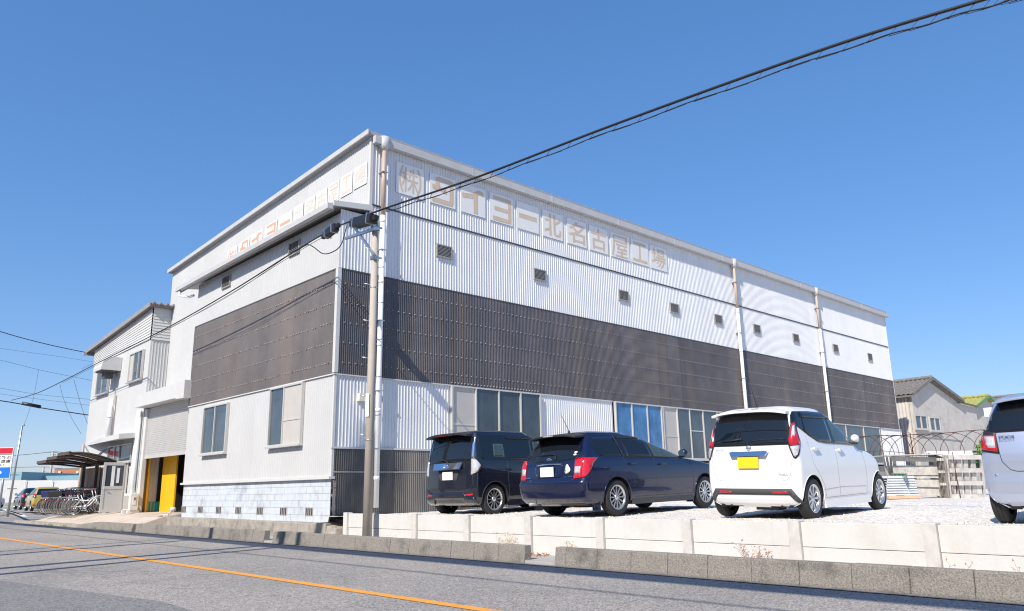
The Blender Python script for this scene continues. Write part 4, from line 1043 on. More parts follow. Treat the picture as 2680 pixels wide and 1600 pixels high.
def spoiler(bd, x0, x1, z0, z1, w0, w1, mat, th=.035, drop=.0, lampm=None):
    m = MB(); N = 14; ring = []
    for k in range(N+1):
        t = -1+2*k/N; c_ = 1-abs(t)**4; y0, y1 = w0*t, w1*t
        dz = -drop*abs(t)**3
        ring.append([(x0, y0, z0+dz*1.2), (x1+.05*abs(t)**3, y1, z1+dz), (x1+.05*abs(t)**3, y1, z1-th+dz), (x0, y0, z0-th*1.6+dz*1.2)])
    vs = [p for r_ in ring for p in r_]; fs = []
    for k in range(N):
        for j in range(4): fs.append((k*4+j, k*4+(j+1)%4, (k+1)*4+(j+1)%4, (k+1)*4+j))
    fs += [(0,1,2,3), tuple(N*4+j for j in (3,2,1,0))]
    m.add(vs, fs, 0, False); o = m.build('rear_spoiler', mat, bd.t, bevel=.008)
    return o
def aerial(bd, x, y, lean, h=.38):
    z = bd.H-.02; m = MB(); m.tube([(x,y,z),(x,y,z+.05)], [.03,.015], 8); m.tube([(x,y,z+.05),(x-lean,y,z+h)], [.006,.003], 5); m.build('aerial', 'trim_black', bd.t)
def ellipse_emblem(bd, z, r, mat, rings=((1,.72),), y=0, off=.02, bar=None):
    m = MB(); x = bd.rear(0, z)[0]-off
    def torus(cx, cz, a, b_, th):
        n = 20; pts = [(x, y+cx+a*math.cos(2*math.pi*k/n), z+cz+b_*math.sin(2*math.pi*k/n)) for k in range(n+1)]; m.tube(pts, th, 6)
    for e in rings: torus(*e)
    if bar: m.box(x-.008, x, y-bar[0], y+bar[0], z-bar[1], z+bar[1])
    m.build('emblem', mat, bd.t)
def badge(bd, txt, s0, s1, z0, z1, mat):
    m = MB(); g, fs = glyph(txt, .01); vs = [bd.P('W', s0+(s1-s0)*a, z0+(z1-z0)*b_, .016) for a, b_ in g]; m.add(vs, fs); m.build('badge', mat, bd.t)
def finish(t, x, y, z, rz, pitch=0, roll=0):
    t.location = (x, y, z); t.rotation_euler = (roll, -pitch, rz)

# ---- white kei car
K = Body([(.17,-.30,2.80,.66),(.22,-.38,2.88,.70),(.30,-.43,2.90,.722),(.45,-.448,2.91,.732),(.60,-.445,2.905,.7375),(.72,-.44,2.89,.737),(.80,-.437,2.84,.732),(.88,-.432,2.70,.724),(.93,-.428,2.50,.718),(.97,-.424,2.20,.712),(1.02,-.418,2.08,.705),(1.10,-.405,1.95,.695),(1.30,-.36,1.62,.655),(1.45,-.305,1.36,.618),(1.54,-.24,1.12,.588)], 1.64, rr=.10, rf=.30, br=.035)
kt = car('parked_car', 'white kei car with a yellow number plate parked right of the navy estate car', K, 'paint_white', 2.495, .735, .288, .155, (.196,9,'fat'), lip='paint_white')
part(K, 'rear_window', 'car_glass', [('W', [(-.615,1.045),(.615,1.045),(.625,1.20),(.575,1.42),(.52,1.535),(-.52,1.535),(-.575,1.42),(-.625,1.20)])])
spoiler(K, -.02, -.44, 1.617, 1.565, .535, .60, 'paint_white', drop=.05)
m = MB(); x = K.rear(0,.94)[0]; m.poly([(x-.03,-.31,.955),(x-.06,-.27,.90),(x-.06,.27,.90),(x-.03,.31,.955),(x-.02,.27,.968),(x-.02,-.27,.968)], (.04,0,0)); m.build('tailgate_garnish', 'chrome', kt)
plate(K, .805, 'plate_yellow', y=.01)
ellipse_emblem(K, 1.018, 0, 'chrome', ((0,0,.034,.034,.006),), off=.012, bar=(.044,.007))
for f in (lambda p: p, mir):
    o = part(K, 'tail_lamp', 'trim_black', [('W', f([(.618,1.36),(.665,1.385),(.70,1.37),(.735,1.22),(.80,1.09),(.735,.90),(.685,.845),(.655,.87),(.60,1.02),(.585,1.12),(.595,1.25)]), .012, .02)])
    part(K, 'red_lens', 'lamp_red', [('W', f([(.630,1.345),(.668,1.365),(.700,1.22),(.735,1.12),(.775,1.085),(.765,1.05),(.618,1.03),(.602,1.12),(.612,1.24)]), .020, .012)], o)
    part(K, 'clear_lens', 'lamp_clear', [('W', f([(.622,1.02),(.758,1.04),(.712,.91),(.683,.872),(.664,.885)]), .020, .012)], o)
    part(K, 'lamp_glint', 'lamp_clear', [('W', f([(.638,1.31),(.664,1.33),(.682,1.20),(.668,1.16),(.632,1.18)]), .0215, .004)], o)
o = part(K, 'bumper_insert', 'trim_charcoal', [('W', [(-.60,.435),(.60,.435),(.74,.24),(.69,.205),(.56,.35),(-.56,.35),(-.69,.205),(-.74,.24)], .010, .02)])
for f in (lambda p: p, mir): part(K, 'reflector', 'lamp_red', [('W', f([(.32,.372),(.545,.372),(.52,.408),(.32,.40)]), .016, .01)], o)
part(K, 'tailgate_seam', 'seam_pale', [], lines=[('W', [(-.612,1.04),(-.635,.86),(-.60,.62),(-.56,.565),(-.48,.545),(.48,.545),(.56,.565),(.60,.62),(.635,.84)], .0035, .001)])
wiper(K, [(.03,1.105),(.15,1.125),(.45,1.12)]) if False else wiper(K, [(-.12,1.14),(-.28,1.125),(-.47,1.115)])
part(K, 'wiper_blade', 'trim_black', [], lines=[('W', [(.02,1.105),(.22,1.13),(.55,1.125)], .008, .012)])
both(K, 'window_surround', 'car_glass', [(-.285,1.35),(-.18,1.30),(.10,1.17),(.34,1.085),(.6,1.062),(1.86,1.032),(1.66,1.245),(1.42,1.41),(1.22,1.51),(.9,1.535),(.3,1.54),(-.16,1.525),(-.235,1.46)])
both(K, 'rear_door_glass', 'car_glass', [(-.02,1.24),(.12,1.175),(.36,1.10),(.80,1.078),(.80,1.44),(.02,1.44)], .010)
both(K, 'front_door_glass', 'car_glass_clear', [(.90,1.075),(1.74,1.05),(1.60,1.235),(1.37,1.40),(1.26,1.445),(.90,1.445)], .010)
both(K, 'window_visor', 'car_glass', [(.0,1.445),(.85,1.445),(1.28,1.43),(1.40,1.42),(1.24,1.49),(.9,1.52),(.0,1.52)], .018)
mirror(K, 1.66, 1.06, 'paint_white', folded=True)
handle(K, [(.19,.985),(1.03,.965)], 'paint_white')
for sd in 'RL': part(K, 'door_seams', 'seam_pale', [], lines=[(sd, [(.86,1.07),(.87,.6),(.90,.285)], .0032, .0), (sd, [(-.02,1.22),(.02,.98),(.06,.78),(.20,.64),(.36,.46),(.40,.30)], .0032, 0), (sd, [(1.86,1.03),(1.93,.80),(1.96,.55),(1.93,.30)], .0032, 0), (sd, [(.40,.285),(1.93,.285)], .004, 0), (sd, [(.35,.40),(1.0,.42),(1.9,.40)], .004, -.001)])
for sg in (-1, 1):
    m = MB(); P0 = [(x, sg*(K.side_y(x,.26)+.012)) for x in np.linspace(.37,2.08,10)]
    for (xa_, ya_), (xb_, yb_) in zip(P0, P0[1:]): m.hexa([(xa_,ya_-sg*.05,.135),(xb_,yb_-sg*.05,.135),(xb_,yb_,.14),(xa_,ya_,.14),(xa_,ya_-sg*.05,.262),(xb_,yb_-sg*.05,.262),(xb_,yb_-sg*.008,.262),(xa_,ya_-sg*.008,.262)])
    m.build('side_skirt', 'paint_white', kt)
aerial(K, .12, .10, .16)
part(K, 'windscreen', 'car_glass_clear', [('F', [(-.58,1.06),(.58,1.06),(.50,1.44),(-.50,1.44)], .012)])
for sg in (-1, 1): part(K, 'headlamp', 'lamp_clear', [('F', [(sg*.42,.72),(sg*.62,.74),(sg*.62,.84),(sg*.42,.80)], .012)])
part(K, 'grille', 'trim_black', [('F', [(-.38,.55),(.38,.55),(.40,.78),(-.40,.78)], .01)])
badge(K, 'DAYZ', -.55, -.42, .985, 1.010, 'chrome'); badge(K, 'X', .44, .46, .64, .68, 'seam_pale')
badge(K, 'HYBRID', .44, .58, .62, .638, 'seam_dark')
finish(kt, -.09, -11.28, .650, rad(1.6), .026, .02)

# ---- navy wagon
F = Body([(.19,-.60,3.30,.76),(.24,-.80,3.40,.80),(.32,-.885,3.45,.822),(.45,-.915,3.47,.838),(.58,-.925,3.47,.8475),(.61,-.905,3.465,.8475),(.66,-.872,3.45,.8475),(.74,-.86,3.40,.845),(.82,-.848,3.25,.84),(.88,-.838,2.95,.832),(.93,-.828,2.60,.825),(.97,-.81,2.30,.815),(1.05,-.76,2.10,.785),(1.18,-.675,1.75,.725),(1.30,-.595,1.37,.668),(1.37,-.545,1.08,.635),(1.41,-.50,.88,.612)], 1.475, rr=.14, rf=.40, br=.06)
ft = car('parked_car', 'dark navy estate car with red tail lamps and a clover sticker on its tailgate', F, 'paint_navy', 2.6, .835, .305, .185, (.205,12,'plain'), lip='paint_navy')
part(F, 'rear_window', 'car_glass', [('W', [(-.62,.985),(-.3,.945),(.3,.945),(.62,.985),(.655,1.06),(.56,1.24),(.50,1.385),(-.50,1.385),(-.56,1.24),(-.655,1.06)])])
o = spoiler(F, -.34, -.80, 1.452, 1.405, .56, .60, 'trim_black', th=.03, drop=.045)
m = MB(); m.box(-.815,-.795,-.12,.12,1.385,1.40); m.build('stop_lamp', 'lamp_clear', o)
m = MB(); x = F.rear(0,.925)[0]; m.tube([(x-.02+.05*abs(t)**2,.36*t,.905-.012*t*t) for t in np.linspace(-1,1,13)], .014, 8); m.build('tailgate_garnish', 'chrome', ft)
part(F, 'plate_recess', 'paint_navy', [('W', [(-.30,.67),(.30,.67),(.36,.90),(-.36,.90)], .003, .01)])
plate(F, .775, 'plate_white', y=.0)
ellipse_emblem(F, .975, 0, 'chrome', ((0,0,.056,.038,.006),(0,.006,.020,.030,.005),(0,.014,.036,.014,.005)), off=.004)
for f in (lambda p: p, mir):
    o = part(F, 'tail_lamp', 'lamp_red', [('W', f([(.60,.64),(.80,.655),(.90,.76),(.965,.90),(1.06,.985),(.70,.99),(.615,.975)]), .014, .025)])
    part(F, 'clear_lens', 'lamp_clear', [('W', f([(.615,.725),(.73,.73),(.735,.845),(.618,.845)]), .019, .012)], o)
    part(F, 'lens_ridge', 'trim_black', [('W', f([(.75,.67),(.757,.67),(.765,.975),(.758,.975)]), .0165, .006)], o)
part(F, 'tailgate_seam', 'seam_dark', [], lines=[('W', [(-.60,.97),(-.61,.70),(-.585,.625),(-.5,.60),(.5,.60),(.585,.625),(.61,.64)], .005, .002), ('W', [(.655,1.05),(.60,.98),(.597,.66)], .004, .001)])
m = MB(); st = []
for k in range(24): a = 2*math.pi*k/24; r_ = .058+.012*math.cos(3*a+.6); st.append((.455+r_*math.cos(a)*.9, .805+r_*math.sin(a)*1.25))
o = part(F, 'clover_sticker', 'panel_white', [('W', st, .008, .008)]); part(F, 'green_leaf', 'leaf_green', [('W', [(.40,.82),(.43,.80),(.445,.765),(.415,.775)], .0105, .003)], o); part(F, 'yellow_leaf', 'leaf_yellow', [('W', [(.45,.755),(.47,.78),(.49,.76),(.475,.73)], .0105, .003)], o)
for z in (1.085, 1.045): part(F, 'glass_sticker', 'panel_white', [('W', [(.555+.034*math.cos(a), z+.016*math.sin(a)) for a in np.linspace(0, 2*math.pi, 13)[:-1]], .010, .003)])
wiper(F, [(.17,.985),(.12,1.055),(.0,1.07),(-.33,1.055)])
badge(F, 'FIELDER', -.60, -.45, .672, .69, 'chrome'); badge(F, 'X 202', .40, .58, .672, .692, 'chrome')
both(F, 'quarter_glass', 'car_glass', [(-.44,1.10),(-.40,1.04),(-.30,1.005),(.20,1.0),(.14,1.34),(-.42,1.33),(-.47,1.25)])
both(F, 'door_glass_surround', 'trim_black', [(.235,.985),(2.10,.955),(1.93,1.085),(1.62,1.225),(1.33,1.325),(1.0,1.385),(.16,1.375)])
both(F, 'rear_door_glass', 'car_glass', [(.40,1.0),(1.02,.99),(.98,1.33),(.35,1.335)], .010)
both(F, 'small_glass', 'car_glass', [(.25,1.0),(.375,1.0),(.325,1.335),(.20,1.335)], .010)
both(F, 'front_door_glass', 'car_glass_clear', [(1.09,.985),(2.0,.965),(1.86,1.085),(1.58,1.215),(1.30,1.30),(1.05,1.325)], .010)
both(F, 'window_visor', 'car_glass', [(.20,1.325),(1.0,1.325),(1.30,1.285),(1.60,1.19),(1.86,1.07),(1.90,1.09),(1.62,1.215),(1.33,1.31),(1.0,1.362),(.18,1.362)], .016)
mirror(F, 1.93, .985, 'paint_navy')
handle(F, [(.42,.865),(1.27,.845)], 'paint_navy')
for sd in 'RL': part(F, 'door_seams', 'seam_dark', [], lines=[(sd, [(1.06,.98),(1.08,.6),(1.08,.29)], .004, .0), (sd, [(.22,.98),(.30,.80),(.43,.60),(.46,.45)], .004, 0), (sd, [(2.12,.93),(2.20,.75),(2.20,.30)], .004, 0), (sd, [(.45,.30),(2.2,.30)], .005, 0)])
for sg in (-1, 1):
    m = MB(); P0 = [(x, sg*(F.side_y(x,.27)+.006)) for x in np.linspace(.40,2.2,10)]
    for (xa_, ya_), (xb_, yb_) in zip(P0, P0[1:]): m.hexa([(xa_,ya_-sg*.05,.165),(xb_,yb_-sg*.05,.165),(xb_,yb_,.17),(xa_,ya_,.17),(xa_,ya_-sg*.05,.275),(xb_,yb_-sg*.05,.275),(xb_,yb_-sg*.008,.275),(xa_,ya_-sg*.008,.275)])
    m.build('side_skirt', 'trim_charcoal', ft)
    m = MB(); y = sg*(F.side_y(-.42,.3)-.1); m.box(-.45,-.43,y-.09,y+.09,.10,.30); m.build('mud_flap', 'paint_navy', ft); m = MB(); y = sg*(F.side_y(2.2,.3)-.1); m.box(2.2,2.22,y-.08,y+.08,.13,.32); m.build('mud_flap', 'paint_navy', ft)
m = MB(); m.tube([(-.90,.46,.225),(-.5,.46,.24)], .028, 10); m.tube([(-.72,-.15,.25),(-.72,.3,.25)], .06, 10); m.build('exhaust', 'alu_dark', ft)
part(F, 'bumper_lip', 'trim_charcoal', [('W', [(-.70,.195),(.70,.195),(.70,.235),(-.70,.235)], .006, .01)])
aerial(F, -.22, .05, .20, .36)
part(F, 'windscreen', 'car_glass_clear', [('F', [(-.62,1.0),(.62,1.0),(.48,1.35),(-.48,1.35)], .012)])
for sg in (-1, 1): part(F, 'headlamp', 'lamp_clear', [('F', [(sg*.46,.62),(sg*.66,.64),(sg*.68,.78),(sg*.5,.74)], .012)])
part(F, 'grille', 'trim_black', [('F', [(-.36,.35),(.36,.35),(.38,.70),(-.38,.70)], .01)])
finish(ft, -.20, -7.73, .647, rad(-1.8), .022, -.01)

# ---- dark tall van
V = Body([(.20,-.42,2.95,.76),(.25,-.52,3.08,.80),(.35,-.565,3.13,.822),(.55,-.57,3.15,.835),(.8,-.558,3.13,.835),(.92,-.55,3.05,.832),(1.0,-.545,2.75,.825),(1.06,-.54,2.35,.815),(1.15,-.532,2.22,.802),(1.4,-.495,1.85,.757),(1.58,-.455,1.55,.72),(1.66,-.42,1.38,.695)], 1.735, rr=.11, rf=.32, br=.04)
vt = car('parked_car', 'black blue tall van with clear tail lamps parked nearest the warehouse wall', V, 'paint_black_blue', 2.49, .815, .305, .175, (.215,12,'thin'), lip='seam_dark', cat='van')
part(V, 'rear_window', 'car_glass', [('W', [(-.70,1.05),(.70,1.05),(.655,1.35),(.61,1.615),(-.61,1.615),(-.655,1.35)])])
o = spoiler(V, -.28, -.66, 1.70, 1.665, .60, .66, 'trim_black', th=.04, drop=.05)
m = MB(); m.box(-.648,-.63,-.26,.26,1.615,1.627); m.build('stop_lamp', 'lamp_red', o)
m = MB(); x = V.rear(0,1.0)[0]; m.poly([(x-.075,-.42,.93),(x-.075,.42,.93),(x-.018,.46,1.06),(x-.018,-.46,1.06)], (.04,0,0)); m.box(x-.085,x-.02,-.42,.42,.915,.929); m.build('tailgate_garnish', 'chrome', vt)
ellipse_emblem(V, .99, 0, 'chrome', ((0,0,.062,.042,.006),(0,.006,.022,.034,.005),(0,.016,.04,.015,.005)), off=.062)
part(V, 'plate_recess', 'trim_charcoal', [('W', [(-.27,.70),(.27,.70),(.34,.91),(-.34,.91)], .004, .01)])
plate(V, .80, 'plate_white', y=-.01)
for f in (lambda p: p, mir):
    o = part(V, 'pillar_trim', 'chrome', [('W', f([(.655,1.585),(.715,1.585),(.745,1.14),(.69,1.13)]), .012, .02)])
    o = part(V, 'tail_lamp', 'lamp_clear', [('W', f([(.685,1.12),(.76,1.12),(.96,.985),(.83,.85),(.69,.80)]), .014, .02)])
    part(V, 'lamp_edge', 'trim_black', [('W', f([(.80,1.09),(.965,.985),(.84,.85),(.80,.845),(.90,.985)]), .019, .01)], o)
    part(V, 'reflector', 'lamp_red', [('W', f([(.50,.385),(.74,.40),(.74,.435),(.50,.42)]), .016, .02)])
part(V, 'bumper_trim', 'paint_black_blue', [('W', [(-.78,.23),(-.52,.24),(-.44,.33),(.44,.33),(.52,.24),(.78,.23),(.79,.36),(.58,.37),(.48,.46),(-.48,.46),(-.58,.37),(-.79,.36)], .028, .05)])
part(V, 'tailgate_seam', 'seam_van', [], lines=[('W', [(-.705,1.04),(-.72,.60),(-.62,.50),(-.5,.48),(.5,.48),(.62,.50),(.72,.60),(.73,.80)], .0035, .002)])
wiper(V, [(.03,1.045),(-.03,1.10),(-.12,1.12),(-.42,1.105)])
both(V, 'window_surround', 'car_glass', [(-.35,1.14),(-.30,1.09),(1.0,1.07),(2.02,1.05),(1.70,1.36),(1.42,1.60),(1.2,1.63),(-.28,1.62),(-.36,1.50)])
both(V, 'quarter_glass', 'car_glass_clear', [(.0,1.16),(.30,1.15),(.30,1.42),(.02,1.42)], .010)
both(V, 'rear_door_glass', 'car_glass', [(.42,1.12),(1.12,1.10),(1.12,1.53),(.42,1.53)], .010)
both(V, 'front_door_glass', 'car_glass_clear', [(1.20,1.10),(1.88,1.08),(1.62,1.36),(1.42,1.52),(1.20,1.53)], .010)
both(V, 'window_visor', 'car_glass', [(.40,1.53),(1.15,1.53),(1.44,1.49),(1.38,1.57),(.40,1.59)], .016)
mirror(V, 1.85, 1.06, 'paint_black_blue'); handle(V, [(1.0,.93),(1.28,.93)], 'paint_black_blue')
for sd in 'RL': part(V, 'door_seams', 'seam_van', [], lines=[(sd, [(.36,1.62),(.36,1.1),(.38,.62),(.40,.30)], .003, .0), (sd, [(-.36,.985),(0,.90),(.4,.85),(1.2,.83)], .005, 0), (sd, [(1.16,1.6),(1.18,.3)], .003, 0), (sd, [(.40,.275),(2.08,.275)], .004, 0)])
for sg in (-1, 1):
    m = MB(); P0 = [(x, sg*(V.side_y(x,.27)+.012)) for x in np.linspace(.40,2.08,10)]
    for (xa_, ya_), (xb_, yb_) in zip(P0, P0[1:]): m.hexa([(xa_,ya_-sg*.05,.165),(xb_,yb_-sg*.05,.165),(xb_,yb_,.17),(xa_,ya_,.17),(xa_,ya_-sg*.05,.285),(xb_,yb_-sg*.05,.285),(xb_,yb_-sg*.008,.285),(xa_,ya_-sg*.008,.285)])
    m.build('side_skirt', 'paint_black_blue', vt)
part(V, 'windscreen', 'car_glass_clear', [('F', [(-.66,1.1),(.66,1.1),(.6,1.58),(-.6,1.58)], .012)])
for sg in (-1, 1): part(V, 'headlamp', 'lamp_clear', [('F', [(sg*.48,.74),(sg*.68,.76),(sg*.68,.88),(sg*.48,.84)], .012)])
part(V, 'grille', 'chrome', [('F', [(-.42,.45),(.42,.45),(.44,.80),(-.44,.80)], .01)])
finish(vt, -.175, -4.48, .619, rad(.9), .017, -.01)

# ---- silver blue hatchback at the right edge
Q = Body([(.18,-.30,2.8,.66),(.24,-.40,2.88,.70),(.34,-.452,2.9,.722),(.46,-.46,2.9,.732),(.58,-.448,2.9,.7375),(.70,-.452,2.88,.7375),(.79,-.445,2.75,.735),(.86,-.435,2.5,.73),(.92,-.425,2.2,.72),(1.0,-.405,2.05,.70),(1.2,-.315,1.65,.645),(1.33,-.245,1.33,.60),(1.41,-.17,1.1,.57)], 1.50, rr=.14, rf=.30, br=.045)
qt = car('parked_car', 'silver blue hatchback cut off by the right edge of the picture', Q, 'paint_silver', 2.455, .735, .283, .155, (.19,10,'plain'), lip='paint_silver')
part(Q, 'rear_window', 'car_glass', [('W', [(-.60,1.03),(.60,1.03),(.66,1.06),(.60,1.22),(.50,1.40),(-.50,1.40),(-.60,1.22),(-.66,1.06)])])
spoiler(Q, -.02, -.36, 1.475, 1.425, .50, .54, 'paint_silver', th=.03, drop=.04)
for f in (lambda p: p, mir):
    o = part(Q, 'tail_lamp', 'trim_black', [('W', f([(.535,1.03),(.70,1.075),(.77,1.05),(.745,.98),(.715,.825),(.52,.79)]), .010, .02)])
    part(Q, 'red_lens', 'lamp_red', [('W', f([(.545,1.00),(.735,1.005),(.725,.93),(.70,.845),(.53,.81)]), .016, .014)], o)
    part(Q, 'clear_lens', 'lamp_clear', [('W', f([(.548,.985),(.655,.99),(.645,.90),(.62,.86),(.545,.855)]), .021, .008)], o)
part(Q, 'tailgate_seam', 'seam_dark', [], lines=[('W', [(-.535,1.02),(-.515,.79),(-.50,.70),(-.43,.61),(-.36,.59),(.36,.59),(.43,.61),(.50,.70),(.535,1.02)], .004, .001)])
m = MB(); m.lathe([(.001,0),(.016,.0),(.016,.006)], 12, 'x', (Q.rear(-.60,.55)[0]-.010, .585, .55)); m.build('parking_sensor', 'chrome', qt)
badge(Q, 'PIXIS', -.50, -.34, .955, .99, 'seam_dark'); badge(Q, 'EPOCH', -.50, -.35, .93, .943, 'chrome')
plate(Q, .74, 'plate_yellow')
both(Q, 'window_surround', 'car_glass', [(-.16,1.06),(1.95,.98),(1.62,1.23),(1.36,1.38),(.5,1.40),(-.05,1.37)])
mirror(Q, 1.72, 1.0, 'paint_silver'); handle(Q, [(.15,.87),(1.0,.86)], 'paint_silver')
part(Q, 'windscreen', 'car_glass_clear', [('F', [(-.58,.98),(.58,.98),(.47,1.36),(-.47,1.36)], .012)])
for sg in (-1, 1): part(Q, 'headlamp', 'lamp_clear', [('F', [(sg*.42,.62),(sg*.6,.64),(sg*.6,.76),(sg*.42,.72)], .012)])
wiper(Q, [(.0,1.06),(-.05,1.10),(.35,1.10)])
finish(qt, -.25, -15.085, .645, rad(1.0), .02, .0)

# ---- cars far down the side street
def far_car(label, paint, loc, rz, H=1.5, boxy=0):
    G = Body([(.20,-.5,3.2,.74),(.28,-.68,3.3,.80),(.5,-.74,3.34,.845),(.72,-.73,3.28,.8475),(.84,-.71,3.0,.84),(.93,-.69,2.45,.82),(1.0,-.66,2.2,.80),(1.2*(H/1.5),-.52+boxy*-.15,1.8,.71),(1.42*(H/1.5),-.30-boxy*.2,1.1,.60)], H, dz=.05, dx=.07, rr=.16)
    t = car('parked_car', label, G, paint, 2.53, .83, .305, .185, (.2,8,'plain'), lip='seam_dark')
    k = H/1.5
    part(G, 'rear_window', 'car_glass', [('W', [(-.66,.99),(.66,.99),(.6,1.2*k),(.53,1.38*k),(-.53,1.38*k),(-.6,1.2*k)])])
    for f in (lambda p: p, mir): part(G, 'tail_lamp', 'lamp_red', [('W', f([(.66,.80),(.95,.86),(.86,1.04),(.70,1.10),(.655,1.0)]), .012)])
    for f in (lambda p: p, mir): part(G, 'reflector', 'lamp_red', [('W', f([(.6,.36),(.82,.36),(.84,.44),(.70,.42)]), .012)])
    part(G, 'bumper_insert', 'trim_black', [('W', [(-.5,.26),(.5,.26),(.6,.40),(-.6,.40)], .01)])
    plate(G, .78, 'plate_white')
    both(G, 'window_surround', 'car_glass', [(-.35,1.02),(2.05,.97),(1.75,1.16*k),(1.2,1.36*k),(-.25,1.36*k)])
    mirror(G, 1.85, 1.0, paint)
    part(G, 'windscreen', 'car_glass', [('F', [(-.62,1.03),(.62,1.03),(.5,1.36*k),(-.5,1.36*k)], .012)])
    part(G, 'grille', 'trim_black', [('F', [(-.5,.3),(.5,.3),(.5,.48),(-.5,.48)], .01)])
    for sg in (-1, 1): part(G, 'headlamp', 'lamp_clear', [('F', [(sg*.42,.66),(sg*.72,.70),(sg*.72,.84),(sg*.42,.78)], .012)])
    finish(t, *loc, rz); return t
far_car('metallic yellow green hatchback parked beyond the bicycles', 'paint_yellow', (1.75,39.8,.26), rad(85))
far_car('dark car nose hidden behind the yellow green hatchback', 'paint_black_blue', (2.45,46.5,.28), rad(86), 1.5)
far_car('silver blue minivan facing the street at the left edge', 'paint_silver', (1.6,62.5,.30), rad(-75), 1.75, 1)
far_car('small pink car glimpsed over the bicycle saddles', 'paint_pink', (5.6,52,.28), rad(104), 1.45)
# ------------------------------------------------------------------ entrance side: door leaf, outdoor unit, crate, chair, hoses
pm('door_grey', (.50,.485,.47), .5, var=.04)
pm('teal_plastic', (.05,.42,.32), .4, var=.1)
pm('ac_white', (.70,.68,.63), .45, var=.05)
pm('brown_metal', (.085,.055,.045), .5, var=.15)
pm('brown_sheet', (.10,.085,.08), .35, var=.2, spec=.6)
pm('hose_orange', (.45,.18,.08), .5); pm('hose_grey', (.4,.38,.33), .5)
t = tag(empty('door_leaf', (-.78,16.1,.5)), 'grey metal door swung open beside the air conditioner with a glazed upper half', 'door')
m = MB(); x0, x1, y = -1.62, -.78, 16.15
for a, b_, z0, z1 in ((x0,x0+.09,.50,2.42),(x1-.09,x1,.50,2.42),(x0+.09,x1-.09,2.30,2.42),(x0+.09,x1-.09,1.38,1.50),(x0+.09,x1-.09,.50,.62)): m.box(a,b_,y,y+.045,z0,z1)
m.build('frame', 'door_grey', t)
m = MB(); m.box(x0+.09,x1-.09,y+.015,y+.03,.62,1.38); m.build('lower_panel', 'door_grey', t)
m = MB(); m.box(x0+.09,x1-.09,y+.015,y+.025,1.50,2.30); m.build('pane', 'glass_dark', t)
m = MB(); m.box(x0+.30,x0+.42,y+.010,y+.014,1.5,2.28); m.box(x0+.50,x0+.60,y+.010,y+.014,1.62,2.2); m.build('notice', 'panel_white', t)
m = MB(); m.tube([(x0+.045,y-.05,1.42),(x0+.12,y-.05,1.42)], .018, 8); m.tube([(x0+.045,y,1.42),(x0+.045,y-.05,1.42)], .014, 8); m.build('handle', 'steel', t)

t = tag(empty('outdoor_unit', (-.95,14.7,.5)), 'cream air conditioner outdoor unit standing on feet at the foot of the downpipe', 'air conditioner')
m = MB(); m.box(-1.10,-.80,14.30,15.10,.58,1.20); c_ = m.build('case', 'ac_white', t, bevel=.02)
m = MB()
for k in range(14): m.box(-1.115,-1.1005,14.5,15.06,.64+.036*k,.652+.036*k)
m.build('grille', 'alu_dark', t)
m = MB(); m.box(-1.02,-.9,14.285,14.2995,.78,1.1); m.box(-.97,-.93,14.28,14.2845,.95,1.05,1); m.build('side_cover', ['panel_white','interior_dark'], t)
for yy in (14.4, 15.0): m = MB(); m.box(-1.16,-.74,yy-.06,yy+.06,.475,.579); m.build('foot', 'panel_white', t)
m = MB(); m.tube([(-.80,14.4,.75),(-.70,14.38,.72),(-.68,14.4,.6),(-.72,14.6,.55),(-.78,15,1.3),(-.80,15.2,1.9),(-.78,15.3,2.1)], .04, 8); m.build('pipe', 'pipe_white', t)

t = tag(empty('plastic_crate', (-.05,15.15,.5)), 'teal green plastic crate on the floor at the shutter opening', 'crate')
m = MB(); x, y = -.05, 15.0; w_, d_, h = .40, .30, .36
for a in (0, 1):
    m.box(x-w_/2, x+w_/2, y-d_/2+a*(d_-.02), y-d_/2+a*(d_-.02)+.02, .52, .52+h); m.box(x-w_/2+a*(w_-.02), x-w_/2+a*(w_-.02)+.02, y-d_/2+.021, y+d_/2-.021, .52, .52+h)
m.box(x-w_/2, x+w_/2, y-d_/2, y+d_/2, .50, .519); m.build('body', 'teal_plastic', t)
m = MB(); m.box(x-w_/2-.02, x+w_/2+.02, y-d_/2-.025, y-d_/2-.001, .84, .875); m.box(x-w_/2-.025, x-w_/2-.001, y-d_/2, y+d_/2+.02, .84, .875); m.build('rim', 'teal_plastic', t)
for k in range(4): m = MB(); m.box(x-.15+.1*k-.012, x-.15+.1*k+.012, y-d_/2-.012, y-d_/2-.001, .53, .83); m.build('rib', 'teal_plastic', t)

t = tag(empty('office_chair', (.75,15.0,.5)), 'black swivel office chair just inside the shutter beside the yellow column', 'chair')
cx_, cy_ = onx(449,1335,.75)[0], onx(449,1335,.75)[1]
m = MB(); m.lathe([(.001,.97),(.22,.97),(.24,1.0),(.22,1.03),(.001,1.04)], 16, 'z', (cx_,cy_,0)); m.build('seat', 'black_plastic', t)
m = MB()
for k in range(12):
    pass
m.lathe([(.001,-.03),(.19,-.03),(.21,0),(.19,.03),(.001,.03)], 18, 'y', (cx_-.2,cy_+.0,1.42)); m.build('backrest', 'black_plastic', t)
m = MB(); m.tube([(cx_,cy_,.62),(cx_,cy_,.98)], .03, 8); m.tube([(cx_-.02,cy_,.96),(cx_-.24,cy_+.05,1.0),(cx_-.22,cy_+.05,1.35)], .022, 6)
for k in range(5): a = 2*math.pi*k/5; m.tube([(cx_,cy_,.62),(cx_+.27*math.cos(a),cy_+.27*math.sin(a),.56)], .022, 6)
m.build('base', 'black_plastic', t)
